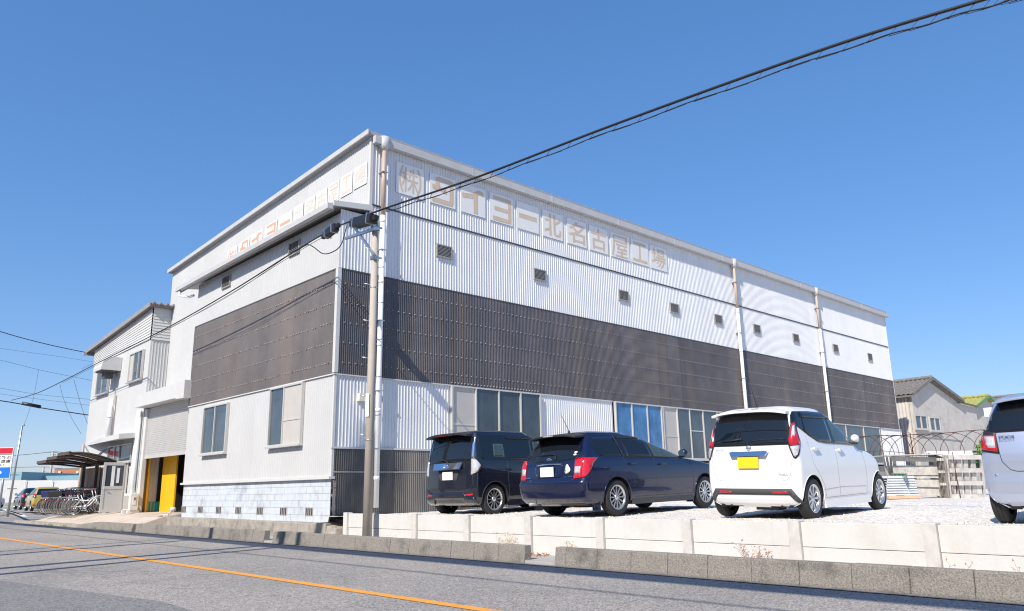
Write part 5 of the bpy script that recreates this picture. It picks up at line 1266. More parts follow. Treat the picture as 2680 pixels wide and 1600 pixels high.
for k in range(5):
    a = 2*math.pi*k/5; m = MB(); m.lathe([(.001,-.02),(.03,-.02),(.03,.02),(.001,.02)], 8, 'y', (cx_+.27*math.cos(a),cy_+.27*math.sin(a),.53)); m.build('castor', 'black_plastic', t)

t = tag(empty('hose_coil', (-1.2,10.2,.3)), 'tangle of orange and grey hoses hanging at the end of the block plinth', 'hose')
for k in range(9):
    P = [(-1.05-.02*k, 9.95+.03*random.random(), .62-.02*k)]
    for j in range(1, 7): P.append((-1.1-.14*j+random.uniform(-.05,.05), 9.95+.13*j*random.uniform(.7,1.1), .60-.085*j+random.uniform(-.05,.03)))
    m = MB(); m.tube(P, .014, 6); m.build('hose', 'hose_orange' if k % 3 == 0 else 'hose_grey' if k % 3 == 1 else 'panel_white', t)
m = MB(); m.tube([(-1.0,9.93,.66),(-1.16,9.93,.66)], .06, 10); m.build('pipe_end', 'pipe_white', t)

# ------------------------------------------------------------------ bicycle shelter
t = tag(empty('bicycle_shelter', (-1.0,19.4,.45)), 'brown bicycle shelter with stepped smoky roof panels on posts beside the office', 'shelter')
for k, (y0, y1, zo) in enumerate(((16.9,18.6,2.80),(18.65,20.3,2.70),(20.35,22.0,2.60))):
    m = MB(); N = 6; zi = 2.48
    prof = [(-.95-(1.75)*q, zi+(zo-zi)*math.sin(q*1.9)/math.sin(1.9) if q else zi) for q in np.linspace(0, 1, N)]
    for (xa_, za_), (xb_, zb2) in zip(prof, prof[1:]): m.hexa([(xa_,y0,za_),(xb_,y0,zb2),(xb_,y1,zb2),(xa_,y1,za_),(xa_,y0,za_+.035),(xb_,y0,zb2+.035),(xb_,y1,zb2+.035),(xa_,y1,za_+.035)])
    m.build('roof_panel', 'brown_sheet', t)
    for yy in (y0+.06, y1-.06):
        m = MB(); m.tube([(x, yy, z-.06) for x, z in prof], .045, 6); m.build('rafter', 'brown_metal', t)
    m = MB(); m.beam((prof[-1][0],y0,prof[-1][1]),(prof[-1][0],y1,prof[-1][1]),.09,.12); m.build('edge_beam', 'brown_metal', t)
for yy in (17.3, 19.41, 21.35):
    m = MB(); m.box(-1.06,-.94,yy-.06,yy+.06,.42,2.5); m.build('post', 'brown_metal', t)
m = MB(); m.beam((-1.0,16.95,2.44),(-1.0,21.95,2.44),.08,.1); m.build('wall_beam', 'brown_metal', t)
m = MB(); m.box(-.80,-.775,19.6,21.9,.5,2.35); m.build('side_screen', pm('wood_screen', (.34,.24,.17), .7, var=.3, vscale=3, streak=.6, streakcol=(.5,.47,.44)), t)

# ------------------------------------------------------------------ bicycles
for nm_, c_ in (('frame_white',(.74,.74,.75)),('frame_silver',(.45,.46,.48)),('frame_black',(.02,.02,.022)),('frame_blue',(.03,.10,.42)),('frame_navy',(.02,.03,.12)),('frame_red',(.5,.02,.04))): pm(nm_, c_, .3, var=0, coat=.5)
pm('rubber', (.02,.02,.02), .8, var=0)
def bicycle(label, fm, loc, rz, pitch=.06, basket=False, lean=.06, bagm=None, grip='black_plastic'):
    t = empty('bicycle'); tag(t, label, 'bicycle', 'bicycles parked in a row before the office'); R = .335
    for hx in (0, 1.08):
        m = MB(); n = 28; m.lathe([(R-.019+.019*math.cos(a), .019*math.sin(a)) for a in np.linspace(0, 2*math.pi, 7)[:-1]], n, 'y', (hx,0,R), 0, True)
        w_ = m.build('wheel', 'rubber', t)
        m = MB(); m.lathe([(R-.045,-.012),(R-.028,-.014),(R-.028,.014),(R-.045,.012)], n, 'y', (hx,0,R), 0, True); m.build('rim', 'alu_dark' if fm != 'frame_white' else 'alloy', w_)
        m = MB(); m.tube([(hx,-.05,R),(hx,.05,R)], .025, 8)
        for k in range(18):
            a = 2*math.pi*k/18; s_ = .03 if k % 2 else -.03; m.tube([(hx+.02*math.cos(a+1),s_,R+.02*math.sin(a+1)),(hx+(R-.04)*math.cos(a),0,R+(R-.04)*math.sin(a))], .0028, 3)
        m.build('spokes', 'alu_dark', w_)
        m = MB(); a0, a1 = (.35, 3.3) if hx == 0 else (.9, 3.2); A = np.linspace(a0, a1, 14)
        for q, q2 in zip(A, A[1:]):
            P = [(hx+(R+.025)*math.cos(q), s_, R+(R+.025)*math.sin(q)) for s_ in (-.026,.026)]+[(hx+(R+.025)*math.cos(q2), s_, R+(R+.025)*math.sin(q2)) for s_ in (.026,-.026)]
            Q = [(hx+(R+.034)*math.cos(q), s_*.6, R+(R+.034)*math.sin(q)) for s_ in (-.026,.026)]+[(hx+(R+.034)*math.cos(q2), s_*.6, R+(R+.034)*math.sin(q2)) for s_ in (.026,-.026)]
            m.hexa(P+Q)
        m.build('mudguard', fm, t)
    m = MB(); bb = (.46,0,.29); st = (.30,0,.66); hd0, hd1 = (.90,0,.62), (.86,0,.86)
    m.tube([bb, (.26,0,.78)], .016, 8); m.tube([bb, (.62,0,.36), (.80,0,.52), hd0], .024, 8); m.tube([(.33,0,.58),(.60,0,.52),(.89,0,.68)], .016, 8)
    m.tube([(.92,0,.55), (.84,0,.95)], .018, 8)
    for s_ in (-.05, .05):
        m.tube([(0,s_,R),(.40,s_*.6,.30)], .009, 6); m.tube([(0,s_,R),(.32,s_*.5,.62)], .009, 6)
        m.tube([(.915,s_*.9,.58),(.97,s_,.42),(1.08,s_,R)], .011, 6)
    m.build('frame', fm, t)
    m = MB(); m.lathe([(.001,-.02),(.085,-.02),(.09,0),(.085,.005),(.001,.005)], 18, 'y', (bb[0],-.06,bb[2])); m.tube([(bb[0],-.1,bb[2]),(bb[0]+.10,-.1,bb[2]-.13)], .011, 6); m.tube([(bb[0],.1,bb[2]),(bb[0]-.10,.1,bb[2]+.13)], .011, 6); m.box(bb[0]+.06,bb[0]+.15,-.2,-.1,bb[2]-.15,bb[2]-.12); m.build('crank', 'alloy', t)
    m = MB(); m.tube([(.255,0,.80),(.23,0,.86)], .013, 6); m.hexa([(.05,-.10,.86),(.12,-.11,.85),(.42,-.02,.88),(.05,-.10,.86)]+[(.05,-.10,.91),(.12,-.11,.91),(.42,-.02,.91),(.05,-.10,.91)]) if False else m.poly([(.06,-.09,.87),(.10,-.11,.87),(.20,-.08,.87),(.42,-.025,.87),(.42,.025,.87),(.20,.08,.87),(.10,.11,.87),(.06,.09,.87)], (0,0,.055)); m.build('saddle', 'black_plastic', t)
    m = MB(); m.tube([(.60,-.28,.98),(.72,-.27,1.0),(.82,-.16,.99),(.84,0,.95),(.82,.16,.99),(.72,.27,1.0),(.60,.28,.98)], .012, 7); hb = m.build('handlebar', 'alloy', t)
    m = MB(); m.tube([(.56,-.285,.97),(.68,-.275,.995)], .018, 7); m.build('grip', grip, hb); m = MB(); m.tube([(.56,.285,.97),(.68,.275,.995)], .018, 7); m.build('grip', grip, hb)
    m = MB(); m.box(-.14,.22,-.07,-.055,.70,.715); m.box(-.14,.22,.055,.07,.70,.715); m.box(-.14,-.125,-.0545,.0545,.70,.715); m.box(.02,.035,-.0545,.0545,.70,.715); m.tube([(-.05,-.06,.70),(0,-.06,R)], .007, 5); m.tube([(-.05,.06,.70),(0,.06,R)], .007, 5); m.build('rear_rack', 'alloy', t)
    m = MB(); m.box(-.20,-.17,-.03,.03,.60,.65); m.build('reflector', 'lamp_red', t)
    if basket:
        m = MB(); x0, x1 = .93, 1.22
        for z in np.linspace(.80,1.04,5):
            g_ = (z-.80)*.2
            for p, q in (((x0,-.15-g_),(x1+g_,-.15-g_)),((x1+g_,-.15-g_),(x1+g_,.15+g_)),((x1+g_,.15+g_),(x0,.15+g_)),((x0,.15+g_),(x0,-.15-g_))): m.tube([(*p,z),(*q,z)], .004, 4)
        for k in range(7):
            for s_ in (-1,1): x = x0+(x1-x0)*k/6; m.tube([(x,s_*.15,.80),(x,s_*.20,1.04)], .003, 3)
            y = -.15+.3*k/6; m.tube([(x1,y,.80),(x1+.05,y*1.3,1.04)], .003, 3)
        m.box(x0,x1,-.15,.15,.795,.80); m.build('basket', 'frame_black', t)
    if bagm:
        m = MB(); m.hexa([(-.12,-.12,.72),(.2,-.12,.72),(.2,.12,.72),(-.12,.12,.72),(-.14,-.15,.98),(.2,-.15,.98),(.2,.15,.98),(-.14,.15,.98)]); m.build('child_seat', bagm, t, bevel=.03)
    t.location = loc; t.rotation_euler = (lean, -pitch, rz)
BK = [('white step through bicycle with a red handlebar grip, nearest the grey door','frame_white',0,None,'frame_red'),
      ('white bicycle second in the row with its mudguard behind the nearest one','frame_white',0,None,'black_plastic'),
      ('navy bicycle with a blue rear mudguard third in the row','frame_navy',1,None,'black_plastic'),
      ('silver bicycle in the nearer half of the row with a dark front basket','frame_silver',1,None,'black_plastic'),
      ('black bicycle with a front basket in the middle of the row','frame_black',1,'frame_black','black_plastic'),
      ('bright blue bicycle in the second half of the row','frame_blue',0,None,'black_plastic'),
      ('black bicycle with a black child seat behind the bright blue one','frame_black',1,'frame_black','black_plastic'),
      ('silver bicycle near the far end of the row with a bare rear rack','frame_silver',0,None,'black_plastic'),
      ('black bicycle with a navy child seat next to last before the yellow green car','frame_black',1,'frame_navy','black_plastic'),
      ('white bicycle farthest along the row beside the yellow green car','frame_white',0,None,'black_plastic')]
dark = ('black bicycle squeezed between its neighbours in the tight row','frame_black',1,None,'black_plastic')
BK = [b_ for k, b0 in enumerate(BK) for b_ in ((b0, dark) if k in (1,3,5,7) else (b0,))]
for k, (lb, fm, bk, bg_, gr) in enumerate(BK):
    bicycle(lb, fm, (-1.92-.02*k+random.uniform(-.05,.05), 18.55+.285*k, .385+.0015*k), rad(-43+random.uniform(-6,6)), .06, bk, random.uniform(.03,.10), bg_, gr)
# ------------------------------------------------------------------ far left: leaning lamp post, sign, fence, buildings
bx, by = -1.79, 31.55
tp_ = onx(58.6, 1112, bx)
t = tag(empty('steel_post', (bx,by,.2)), 'slender galvanised post leaning a little beside the red and blue sign', 'post')
m = MB(); m.tube([(bx,by,.15),tuple(tp_)], [.06,.045], 10); m.build('shaft', 'steel', t)
m = MB(); m.tube([tuple(tp_-np.array([.0,.0,.05])),tuple(tp_+np.array([.09,-.09,-.02]))], .04, 6); m.build('bracket', 'alu_dark', t)
for fz in (.30,.45): q = np.array([bx,by,.15])*(1-fz)+tp_*fz; m = MB(); m.box(q[0]-.22,q[0]+.22,q[1]-.03,q[1]+.03,q[2]-.02,q[2]+.02); m.build('clamp', 'steel', t)
def flat(name, u0, v0, u1, v1, d, thick, mats, parent=None):
    """upright board facing the camera at depth d between two sight lines"""
    a, b_ = deep(u0, v1, d), deep(u1, v1, d); h = deep(u0, v0, d)[2]-a[2]; m = MB()
    bk = np.array([_f[0], _f[1], 0])*thick; b_ = np.array([b_[0], b_[1], a[2]])
    m.poly([a, b_, b_+np.array([0,0,h]), a+np.array([0,0,h])], bk); return m.build(name, mats, parent), a, b_-a, np.array([0,0,h])
pm('sign_red', (.52,.008,.03), .4, var=.03); pm('sign_blue', (.01,.16,.60), .4, var=.03); pm('ink', (.05,.05,.05), .6)
t = tag(empty('notice_sign', tuple(deep(-20,1300,37.0))), 'red, white and blue notice board cut off at the left edge with black writing', 'sign')
o_, so_, se_, sh_ = flat('board', -70, 1172, 25, 1254, 37.0, .06, 'panel_white', t)
fr_ = -np.array([_f[0], _f[1], 0])*.004
def on_sign(name, x0, x1, y0, y1, mt, k=1):
    m = MB(); m.poly([so_+se_*x0+sh_*y0+fr_*k, so_+se_*x1+sh_*y0+fr_*k, so_+se_*x1+sh_*y1+fr_*k, so_+se_*x0+sh_*y1+fr_*k], -fr_*.8); return m.build(name, mt, t)
on_sign('red_band', .01, .985, .80, .985, 'sign_red'); on_sign('dark_rule', .01, .985, .765, .785, 'ink'); on_sign('blue_band', .01, .985, .015, .36, 'sign_blue')
m = MB()
for txt, x0, x1, y0, y1 in (('関係者以外の',.13,.965,.62,.735),('立入はご遠慮',.13,.965,.50,.61),('下さい',.40,.80,.39,.48)): put_text(m, txt, so_+se_*x0+sh_*y0+fr_*1.5, se_*(x1-x0), sh_*(y1-y0), 0, .012)
m.build('lettering', 'ink', t)
m = MB(); c_ = so_+se_*.70+sh_*.19+fr_*1.5; m.add([c_+se_*(.055*math.cos(a))+sh_*(.055*math.sin(a)) for a in np.linspace(0,2*math.pi,17)[:-1]], [tuple(range(16))]); m.build('white_dot', 'panel_white', t)
for x_ in (.2,.8): m = MB(); q = so_+se_*x_-fr_*20; m.tube([(q[0],q[1],.1),(q[0],q[1],q[2]+1)], .05, 8); m.build('leg', 'steel', t)

t = tag(empty('panel_fence', tuple(deep(60,1318,68))), 'tall white sheet fence closing off the yard behind the yellow green car', 'fence')
us = [-160,-95,-20,58,128,200,245]
for a, b_ in zip(us, us[1:]):
    flat('panel', a+.7, 1258, b_-.7, 1319, 68-(a*.01), .06, 'trim_white', t)
    flat('post', a-.9, 1256.5, a+.9, 1321, 67.8-(a*.01), .06, 'panel_white', t)
flat('footing', -160, 1319, 245, 1329, 67.7, .3, 'concrete', t)
pm('teal_clad', (.21,.36,.42), .5, var=.05); pm('brick_orange', (.42,.17,.085), .8, var=.1); pm('roof_flat', (.30,.30,.31), .7)
def block_bld(label, u0, u1, v0, d, dep, wall, cat='building', eave=None):
    t = tag(empty('building', tuple(deep((u0+u1)/2,1315,d))), label, cat)
    a, b_ = deep(u0,v0,d), deep(u1,v0,d); z1 = a[2]; bk = np.array([_f[0],_f[1],0])*dep
    m = MB(); P = [a, b_, b_+bk, a+bk]; m.hexa([(p[0],p[1],.0) for p in P]+[(p[0],p[1],z1) for p in P]); m.build('wall', wall, t)
    m = MB(); m.hexa([(p[0],p[1],z1+.003) for p in P]+[(p[0],p[1],z1+.10) for p in P]); m.build('parapet', eave or 'trim_white', t)
    return t
block_bld('low teal clad shed behind the notice board at the left', -90, 57, 1240, 88, 14, 'teal_clad', eave='teal_clad')
block_bld('long low pale teal shed rising just above the white fence', 63, 206, 1249, 92, 12, 'teal_clad', eave='teal_clad')
t = block_bld('orange brown house wall showing under the bicycle shelter roof', 143, 240, 1229, 104, 10, 'brick_orange', cat='house', eave='brown_metal')
flat('window', 160, 1238, 193, 1248, 103.8, .1, 'glass_sky', t); flat('lamp', 152, 1233, 158, 1239, 103.7, .1, 'cream', t); flat('lamp', 199, 1233, 205, 1239, 103.7, .1, 'cream', t)
block_bld('distant flat roofed building at the far left skyline', 20, 46, 1239, 150, 10, 'teal_clad', eave='roof_flat')
def far_pole(label, u, v0, d, arms):
    a = deep(u, v0, d); t = tag(empty('utility_pole', (a[0],a[1],0)), label, 'utility pole')
    m = MB(); m.tube([(a[0],a[1],0),tuple(a)], .16, 8); m.build('shaft', 'pole_concrete', t)
    for v, hw in arms: m = MB(); m.tube([tuple(deep(u-hw,v,d)), tuple(deep(u+hw,v,d))], .07, 6); m.build('cross_arm', 'steel', t)
    return t
far_pole('distant utility pole with dark insulators just left of the bicycle shelter roof', 139, 1181, 110, ((1184,11),(1191,7),(1202,6)))
far_pole('smaller distant utility pole left of the orange brown house', 114, 1222, 130, ((1225,4),(1234,4)))
cable(sag([deep(u,v,105) for u,v in ((-60,1205),(28,1194),(100,1187),(139,1183),(180,1186),(225,1192))], 5), .03, 'thin wire through the distant pole behind the shelter', 'overhead_wire', 'wire', n=4)
cable(sag([deep(u,v,120) for u,v in ((-60,1226),(28,1224),(114,1222.5),(150,1226),(225,1230))], 5), .03, 'lowest thin wire above the teal shed roofs', 'overhead_wire', 'wire', n=4)
# painted bay lines on the side street
for p, q in (((20,1337),(66,1355)),((8,1334),(60,1351)),((70,1335.5),(115,1341)),((-40,1347),(40,1335))):
    a, b_ = onz(*p,.24), onz(*q,.24); m = MB(); d = np.array(b_)-a; s_ = np.array([-d[1],d[0],0])/np.linalg.norm(d)*.09
    a[2] = b_[2] = .285; m.poly([a-s_,a+s_,b_+s_,b_-s_], (0,0,.004)); struct(m, 'road_marking', 'white_line')
# ------------------------------------------------------------------ right background: pallets, sheets, lattice fence, sheds
pm('pallet_wood', (.47,.445,.42), .85, var=.3, vscale=5, streak=.3, streakcol=(.22,.2,.19), dirt=.4, dirtcol=(.24,.22,.21), dscale=3)
pm('pallet_dark', (.24,.22,.205), .85, var=.3, vscale=5)
pm('new_wood', (.55,.36,.24), .8, var=.15)
pm('galv_sheet', (.62,.655,.68), .4, metal=.25, var=.1)
pm('rust', (.10,.042,.032), .8, var=.3, vscale=8)
zq = lambda x, y: (2260+x*.1617, 1080+y*.1617)
DP = 21.5
def plank(m, p, q, d, w_, th=.025, k=0): m.beam(deep(*zq(*p), d), deep(*zq(*q), d), th, w_, k) if abs(p[0]-q[0]) > abs(p[1]-q[1]) else m.beam(deep(*zq(*p), d), deep(*zq(*q), d), w_, th, k, up=tuple(np.cross(np.array([0,0,1.]), CR)))
def zpx(n): return n*.1617/FPX*DP
def pallet(label, front, back, d, mats=('pallet_wood','pallet_dark'), grp=None):
    c_ = deep(*zq(*front[0][0]), d); t = tag(empty('wooden_pallet', (c_[0],c_[1],.66)), label, 'pallet', grp)
    for p, q, w_ in front: m = MB(); plank(m, p, q, d, zpx(w_)); m.build('board', mats[0], t)
    for p, q, w_ in back: m = MB(); plank(m, p, q, d+.09, zpx(w_), .06); m.build('bearer', mats[0], t)
    return t
t = pallet('grey weathered wooden pallet upright with wide boards and dark slots, behind the metal sheets',
    [((445,748),(1180,762),75),((480,935),(1195,935),150),((500,1030),(1205,1030),62),((560,1130),(1215,1150),120),((590,1270),(1220,1270),150)],
    [((490,720),(560,1350),40),((800,720),(850,1350),55),((1150,730),(1235,1370),50)], 21.5)
t = pallet('pale slatted wooden pallet standing upright next to the silver hatchback',
    [((1370,725),(1895,725),70),((1390,937),(1910,937),68),((1405,1145),(1930,1145),66),((1425,1357),(1960,1357),64)],
    [((1430,690),(1440,1385),75),((1530,700),(1560,1385),75),((1640,700),(1680,1385),70),((1760,700),(1800,1385),75),((1890,700),(1960,1390),40)], 21.3)
for k in range(5):
    t = tag(empty('wooden_pallet', tuple(deep(*zq(1300,1380), 22))), 'old thin pallet seen edge on in the leaning bundle between the two upright pallets', 'pallet', 'pallets leaning edge on in a bundle')
    x0 = 1178+38*k; m = MB(); plank(m, (x0,700+8*k), (x0+75,1380), 21.6+.05*k, zpx(26), .8); m.build('board', 'pallet_wood' if k % 2 else 'pallet_dark', t)
    for j in range(3): m = MB(); plank(m, (x0+10+24*j,760+200*j), (x0+34+24*j,760+200*j), 21.15+.05*k, zpx(40), .06); m.build('bearer', 'pallet_wood', t)
t = pallet('checkered pallet end with dark square holes between the bundle and the slatted pallet',
    [((1340,770),(1370,770),40),((1340,850),(1375,850),40),((1345,930),(1380,930),40),((1350,1010),(1385,1010),40)], [((1285,690),(1300,1060),26),((1330,690),(1350,1060),30),((1372,690),(1392,1060),26)], 22.0)
t = tag(empty('plywood_sheet', tuple(deep(*zq(700,700), 21.8))), 'thin grey board laid flat along the tops of the pallets', 'board')
m = MB(); a, b_ = deep(*zq(255,705), 21.7), deep(*zq(1200,682), 21.7); m.beam(a, b_, .9, .025); m.build('sheet', 'pallet_wood', t)
for k, (x0, lean) in enumerate(((330,60),(385,45),(440,20))):
    t = tag(empty('loose_plank', tuple(deep(*zq(x0,1000), 21.9))), ['narrow grey plank leaning nearest the white car','pale plank leaning between two others behind the white car','plank leaning against the left end of the upright pallet'][k], 'plank')
    m = MB(); plank(m, (x0-lean*.2,725), (x0+lean,1010), 21.75, zpx(30), .03); m.build('board', 'pallet_wood', t)
for k in range(2):
    t = tag(empty('metal_sheet_stack', tuple(deep(*zq(560,1360), 20.8))), ['front stack of galvanised deck sheets with white edges, beside the white car wheel','darker stack of galvanised deck sheets lying behind the front stack'][k], 'metal sheets')
    n = 8
    for j in range(n):
        y = 1345-40*j; xa_ = 370+4*j; xb_ = 760-18*j if k == 0 else 905-12*j; d = 20.6+.5*k; q = MB()
        if k == 1: xa_ = 650+2*j
        a, b_ = deep(*zq(xa_,y), d), deep(*zq(xb_,y), d); b_[2] = a[2]
        bk = np.array([_f[0],_f[1],0]); h = zpx(38)
        q.poly([a, b_, b_+bk*.9, a+bk*.9], (0,0,h*.35)); q.poly([a+np.array([0,0,h*.352]), b_+np.array([0,0,h*.352]), b_+np.array([0,0,h*.9])+bk*.03, a+np.array([0,0,h*.9])+bk*.03], bk*.02)
        q.poly([a+np.array([0,0,h*.352])+bk*.4, b_+np.array([0,0,h*.352])+bk*.4, b_+np.array([0,0,h*.9])+bk*.43, a+np.array([0,0,h*.9])+bk*.43], bk*.02)
        q.build('sheet', 'galv_sheet', t)
t = tag(empty('timber_bearer', tuple(deep(*zq(640,1380), 20.6))), 'new orange timber under the galvanised sheets', 'timber'); m = MB(); a, b_ = deep(*zq(395,1375),20.55), deep(*zq(915,1368),20.55); b_[2] = a[2]; m.beam(a, b_, .1, .075); m.build('beam', 'new_wood', t)
pm('net_green', (.10,.30,.16), .8, var=.4, vscale=20)
m = MB()
for k in range(26):
    x = random.uniform(470,690); P = [deep(*zq(x+random.uniform(-30,30), 1005+random.uniform(-18,12)), 20.9+random.uniform(-.1,.2)) for _ in range(4)]; m.tube(P, .012, 4)
tag(m.build('tangled_net', 'net_green'), 'tangle of green net and wire on top of the galvanised sheets', 'net')
# lattice fence of rusty hoops
t = tag(empty('hoop_fence', tuple(deep(*zq(1100,700), 23.5))), 'rusty iron hoop fence with crossing arches above the pallets', 'fence')
dF = 23.5; tops = [(40,385),(140,375),(335,370),(525,368),(590,372),(805,357),(1045,346),(1210,336),(1400,326),(1660,298),(1880,283),(2100,275)]
m = MB(); m.tube([deep(*zq(x,y), dF) for x, y in [(-150,392)]+tops], .011, 6); m.build('top_rail', 'rust', t)
for i, (x, y) in enumerate(tops):
    xa_ = tops[min(i+2, len(tops)-1)][0] if i+2 < len(tops) else x+330
    r_ = max(200, (xa_-x)); 
    for sg, dd in ((1, 0), (-1, .03)):
        P = []
        for k in range(9):
            q = k/8*math.pi/2; P.append(deep(*zq(x+sg*(r_*.95)*math.sin(q)*1.0, y+(355-(x*.018))*(1-math.cos(q))), dF+dd))
        m = MB(); m.tube(P, .009, 5); m.build('hoop', 'rust', t)
m = MB(); m.tube([deep(*zq(x,y), dF-.05) for x, y in ((620,330),(752,330),(808,680))], .014, 6); m.build('gate_post', 'rust', t)
m = MB(); m.tube([deep(*zq(x,y), dF) for x, y in ((-100,640),(300,620),(820,668))], .008, 5); m.build('lower_rail', 'rust', t)
m = MB(); m.tube([deep(*zq(x,y), 21.0) for x, y in ((1438,640),(1490,960),(1575,1385))], .010, 5); tag(m.build('iron_rod', 'rust'), 'dark iron rod slanting down in front of the slatted pallet', 'rod')

# old sheds
pm('old_render', (.50,.475,.445), .9, var=.1, vscale=2, dirt=.6, dirtcol=(.27,.255,.24), dscale=1.2, streak=.5, streakcol=(.28,.27,.26))
pm('old_sheet', (.55,.51,.47), .85, var=.1, vscale=2, streak=.5, streakcol=(.38,.34,.31))
pm('moss_roof', (.32,.32,.10), .85, var=.25, vscale=3, dirt=.4, dirtcol=(.2,.2,.12), dscale=2); pm('green_verge', (.13,.26,.10), .8, var=.4, vscale=6)
def shed(label, A, Bp, ridge, depth_vec, zwall_a, zwall_b, zr_, rmat, vmat, wall, side, base=.4, ov=.35, tiles=.0):
    """gable wall from A to Bp (plan points), ridge fraction along it, building runs back along depth_vec"""
    A, Bp, dv = [np.array([*p, 0.]) for p in (A, Bp, depth_vec)]
    Rg = A+(Bp-A)*ridge; t = tag(empty('shed', (A[0],A[1],base)), label, 'shed'); e = (Bp-A)/np.linalg.norm(Bp-A); fd = dv/np.linalg.norm(dv)
    def at(p, z): return np.array([p[0], p[1], z])
    m = MB(); m.poly([at(A,base), at(Bp,base), at(Bp,zwall_b), at(Rg,zr_), at(A,zwall_a)], fd*.2); m.build('gable_wall', wall, t)
    m = MB(); q = A+fd*.201; corr(m, (q[0],q[1],0), fd[:2].tolist()+[0], np.linalg.norm(dv), base, zwall_a, np.cross(fd,[0,0,1.])*(1 if np.dot(np.cross(fd,[0,0,1.]),-e) > 0 else -1), .22, WAVE, smooth=True); m.build('side_wall', side, t)
    for P, zz, nm in ((A, zwall_a, 0), (Bp, zwall_b, 1)):
        o = P-e*ov*(1 if nm == 0 else -1); k = (zz-zr_)/np.linalg.norm(P-Rg)*ov; m = MB()
        a0, a1 = at(o, zz+k+.05)-fd*.3, at(Rg, zr_+.05)-fd*.3
        n = max(4, int(np.linalg.norm(dv)/.30)); S_ = np.linalg.norm(dv)/n
        vs = []; fs = []; rows = int(np.linalg.norm(o-Rg)/.32)
        for j in range(n*4+1):
            hh = .035*(1+math.cos(2*math.pi*j/4)); d_ = fd*(S_*j/4)
            for r_ in range(rows+1):
                f_ = r_/rows; vs += [a0*(1-f_)+a1*f_+d_+np.array([0,0,hh+.03])]
                if r_ < rows: f2 = (r_+1)/rows; vs += [a0*(1-f2)+a1*f2+d_+np.array([0,0,hh-.005])]
        cN = rows*2+1
        for j in range(n*4):
            for r_ in range(cN-1): fs.append((j*cN+r_, j*cN+r_+1, (j+1)*cN+r_+1, (j+1)*cN+r_))
        m.add(vs, fs, 0, False)
        m.poly([a0-[0,0,.02], a1-[0,0,.02], a1-[0,0,.12], a0-[0,0,.12]], dv+fd*.3)
        m.build('roof', rmat, t)
        m = MB(); m.beam(a0+np.array([0,0,.03])-fd*.03, a1+np.array([0,0,.03])-fd*.03, .10, .2); m.build('verge', vmat, t)
    m = MB(); r0 = at(Rg, zr_+.16)-fd*.3; m.tube([r0, r0+dv+fd*.3], .12, 8); m.build('ridge_cap', rmat, t)
    return t, A, e, fd
GD = CR[:2]/np.linalg.norm(CR[:2])*.8+_f[:2]/np.linalg.norm(_f[:2])*.6; SD = -CR[:2]/np.linalg.norm(CR[:2])*.6+_f[:2]/np.linalg.norm(_f[:2])*.8
Az = deep(2384,1031,50.4); Bz = np.array([*(Az[:2]+GD*6.52), deep(2502,1050,54.3)[2]]); Rz = deep(2433,993,51.9)
t, A, e, fd = shed('old grey shed with a tiled gable roof, black mould streaks and two windows', Az[:2], Bz[:2], .40, SD*8.4, Az[2], Bz[2], Rz[2], 'tile_grey', 'tile_grey', 'old_render', 'old_sheet')
wl = np.linalg.norm(Bz[:2]-Az[:2])
lt = MB(); b0 = A+e*(wl+.004); b1 = A+e*(wl+wl*.44); zA, zB = Bz[2]-.15, deep(2548,1068,56)[2]
for p0, p1, z0, z1 in ((b0,b1,zA,zB),): lt.poly([np.array([p0[0],p0[1],.4]), np.array([p1[0],p1[1],.4]), np.array([p1[0],p1[1],z1]), np.array([p0[0],p0[1],z0])], fd*6)
lt.build('lean_to_wall', 'old_render', t)
lt = MB(); lt.beam(np.array([b0[0],b0[1],zA+.06])-fd*.15, np.array([b1[0],b1[1],zB+.06])-fd*.15, .2, .08); lt.build('lean_to_eave', 'tile_grey', t)
for u0, u1, v0, v1 in ((2420,2452,1082,1122),(2458,2486,1088,1127)):
    f0, f1 = (u0-2384)/(2502-2384), (u1-2384)/(2502-2384)
    def along(u): k_ = (u-1340)/FPX; q_ = A-CAM; la, da = q_@CR, q_@_f; return (k_*da-la)/(e@CR-k_*(e@_f))
    pa, pb = A+e*along(u0), A+e*along(u1); d0 = (np.array([pa[0],pa[1],2.5])-CAM)@_f
    za, zb3 = deep(u0,v1,d0)[2], deep(u0,v0,d0)[2]
    window((pa[0]-fd[0]*.02,pa[1]-fd[1]*.02,za), pb-pa, zb3-za, -fd, [(0,.5,'glass_sky',None),(.5,1,'glass_sky',None)], parent=t, depth=.1, fw=.09)
m = MB(); c0 = np.array([A[0],A[1],0])-fd*.012
for f_, z in ((0,3.0),): pa = A-fd*.03; pb = A+e*wl-fd*.03; m.beam((pa[0],pa[1],4.0),(pb[0],pb[1],3.85),.02,.03)
m.build('wall_joint', 'tile_grey', t)
A2 = deep(2546,1067,58.8); B2 = np.array([*(A2[:2]+GD*4.9), A2[2]]); R2 = deep(2581,1040,60.2)
shed('smaller shed with a mossy yellow green roof and green verge, behind the first shed', A2[:2], B2[:2], .5, SD*8.4, A2[2], A2[2], R2[2], 'moss_roof', 'green_verge', 'old_render', 'old_sheet')
A3 = deep(2650,1072,70); B3 = np.array([*(A3[:2]+GD*8), A3[2]]); R3 = deep(2720,1036,73)
shed('farthest grey tiled shed rising behind the silver hatchback roof', A3[:2], B3[:2], .5, SD*9, A3[2], A3[2], R3[2], 'tile_grey', 'tile_grey', 'old_render', 'old_sheet')
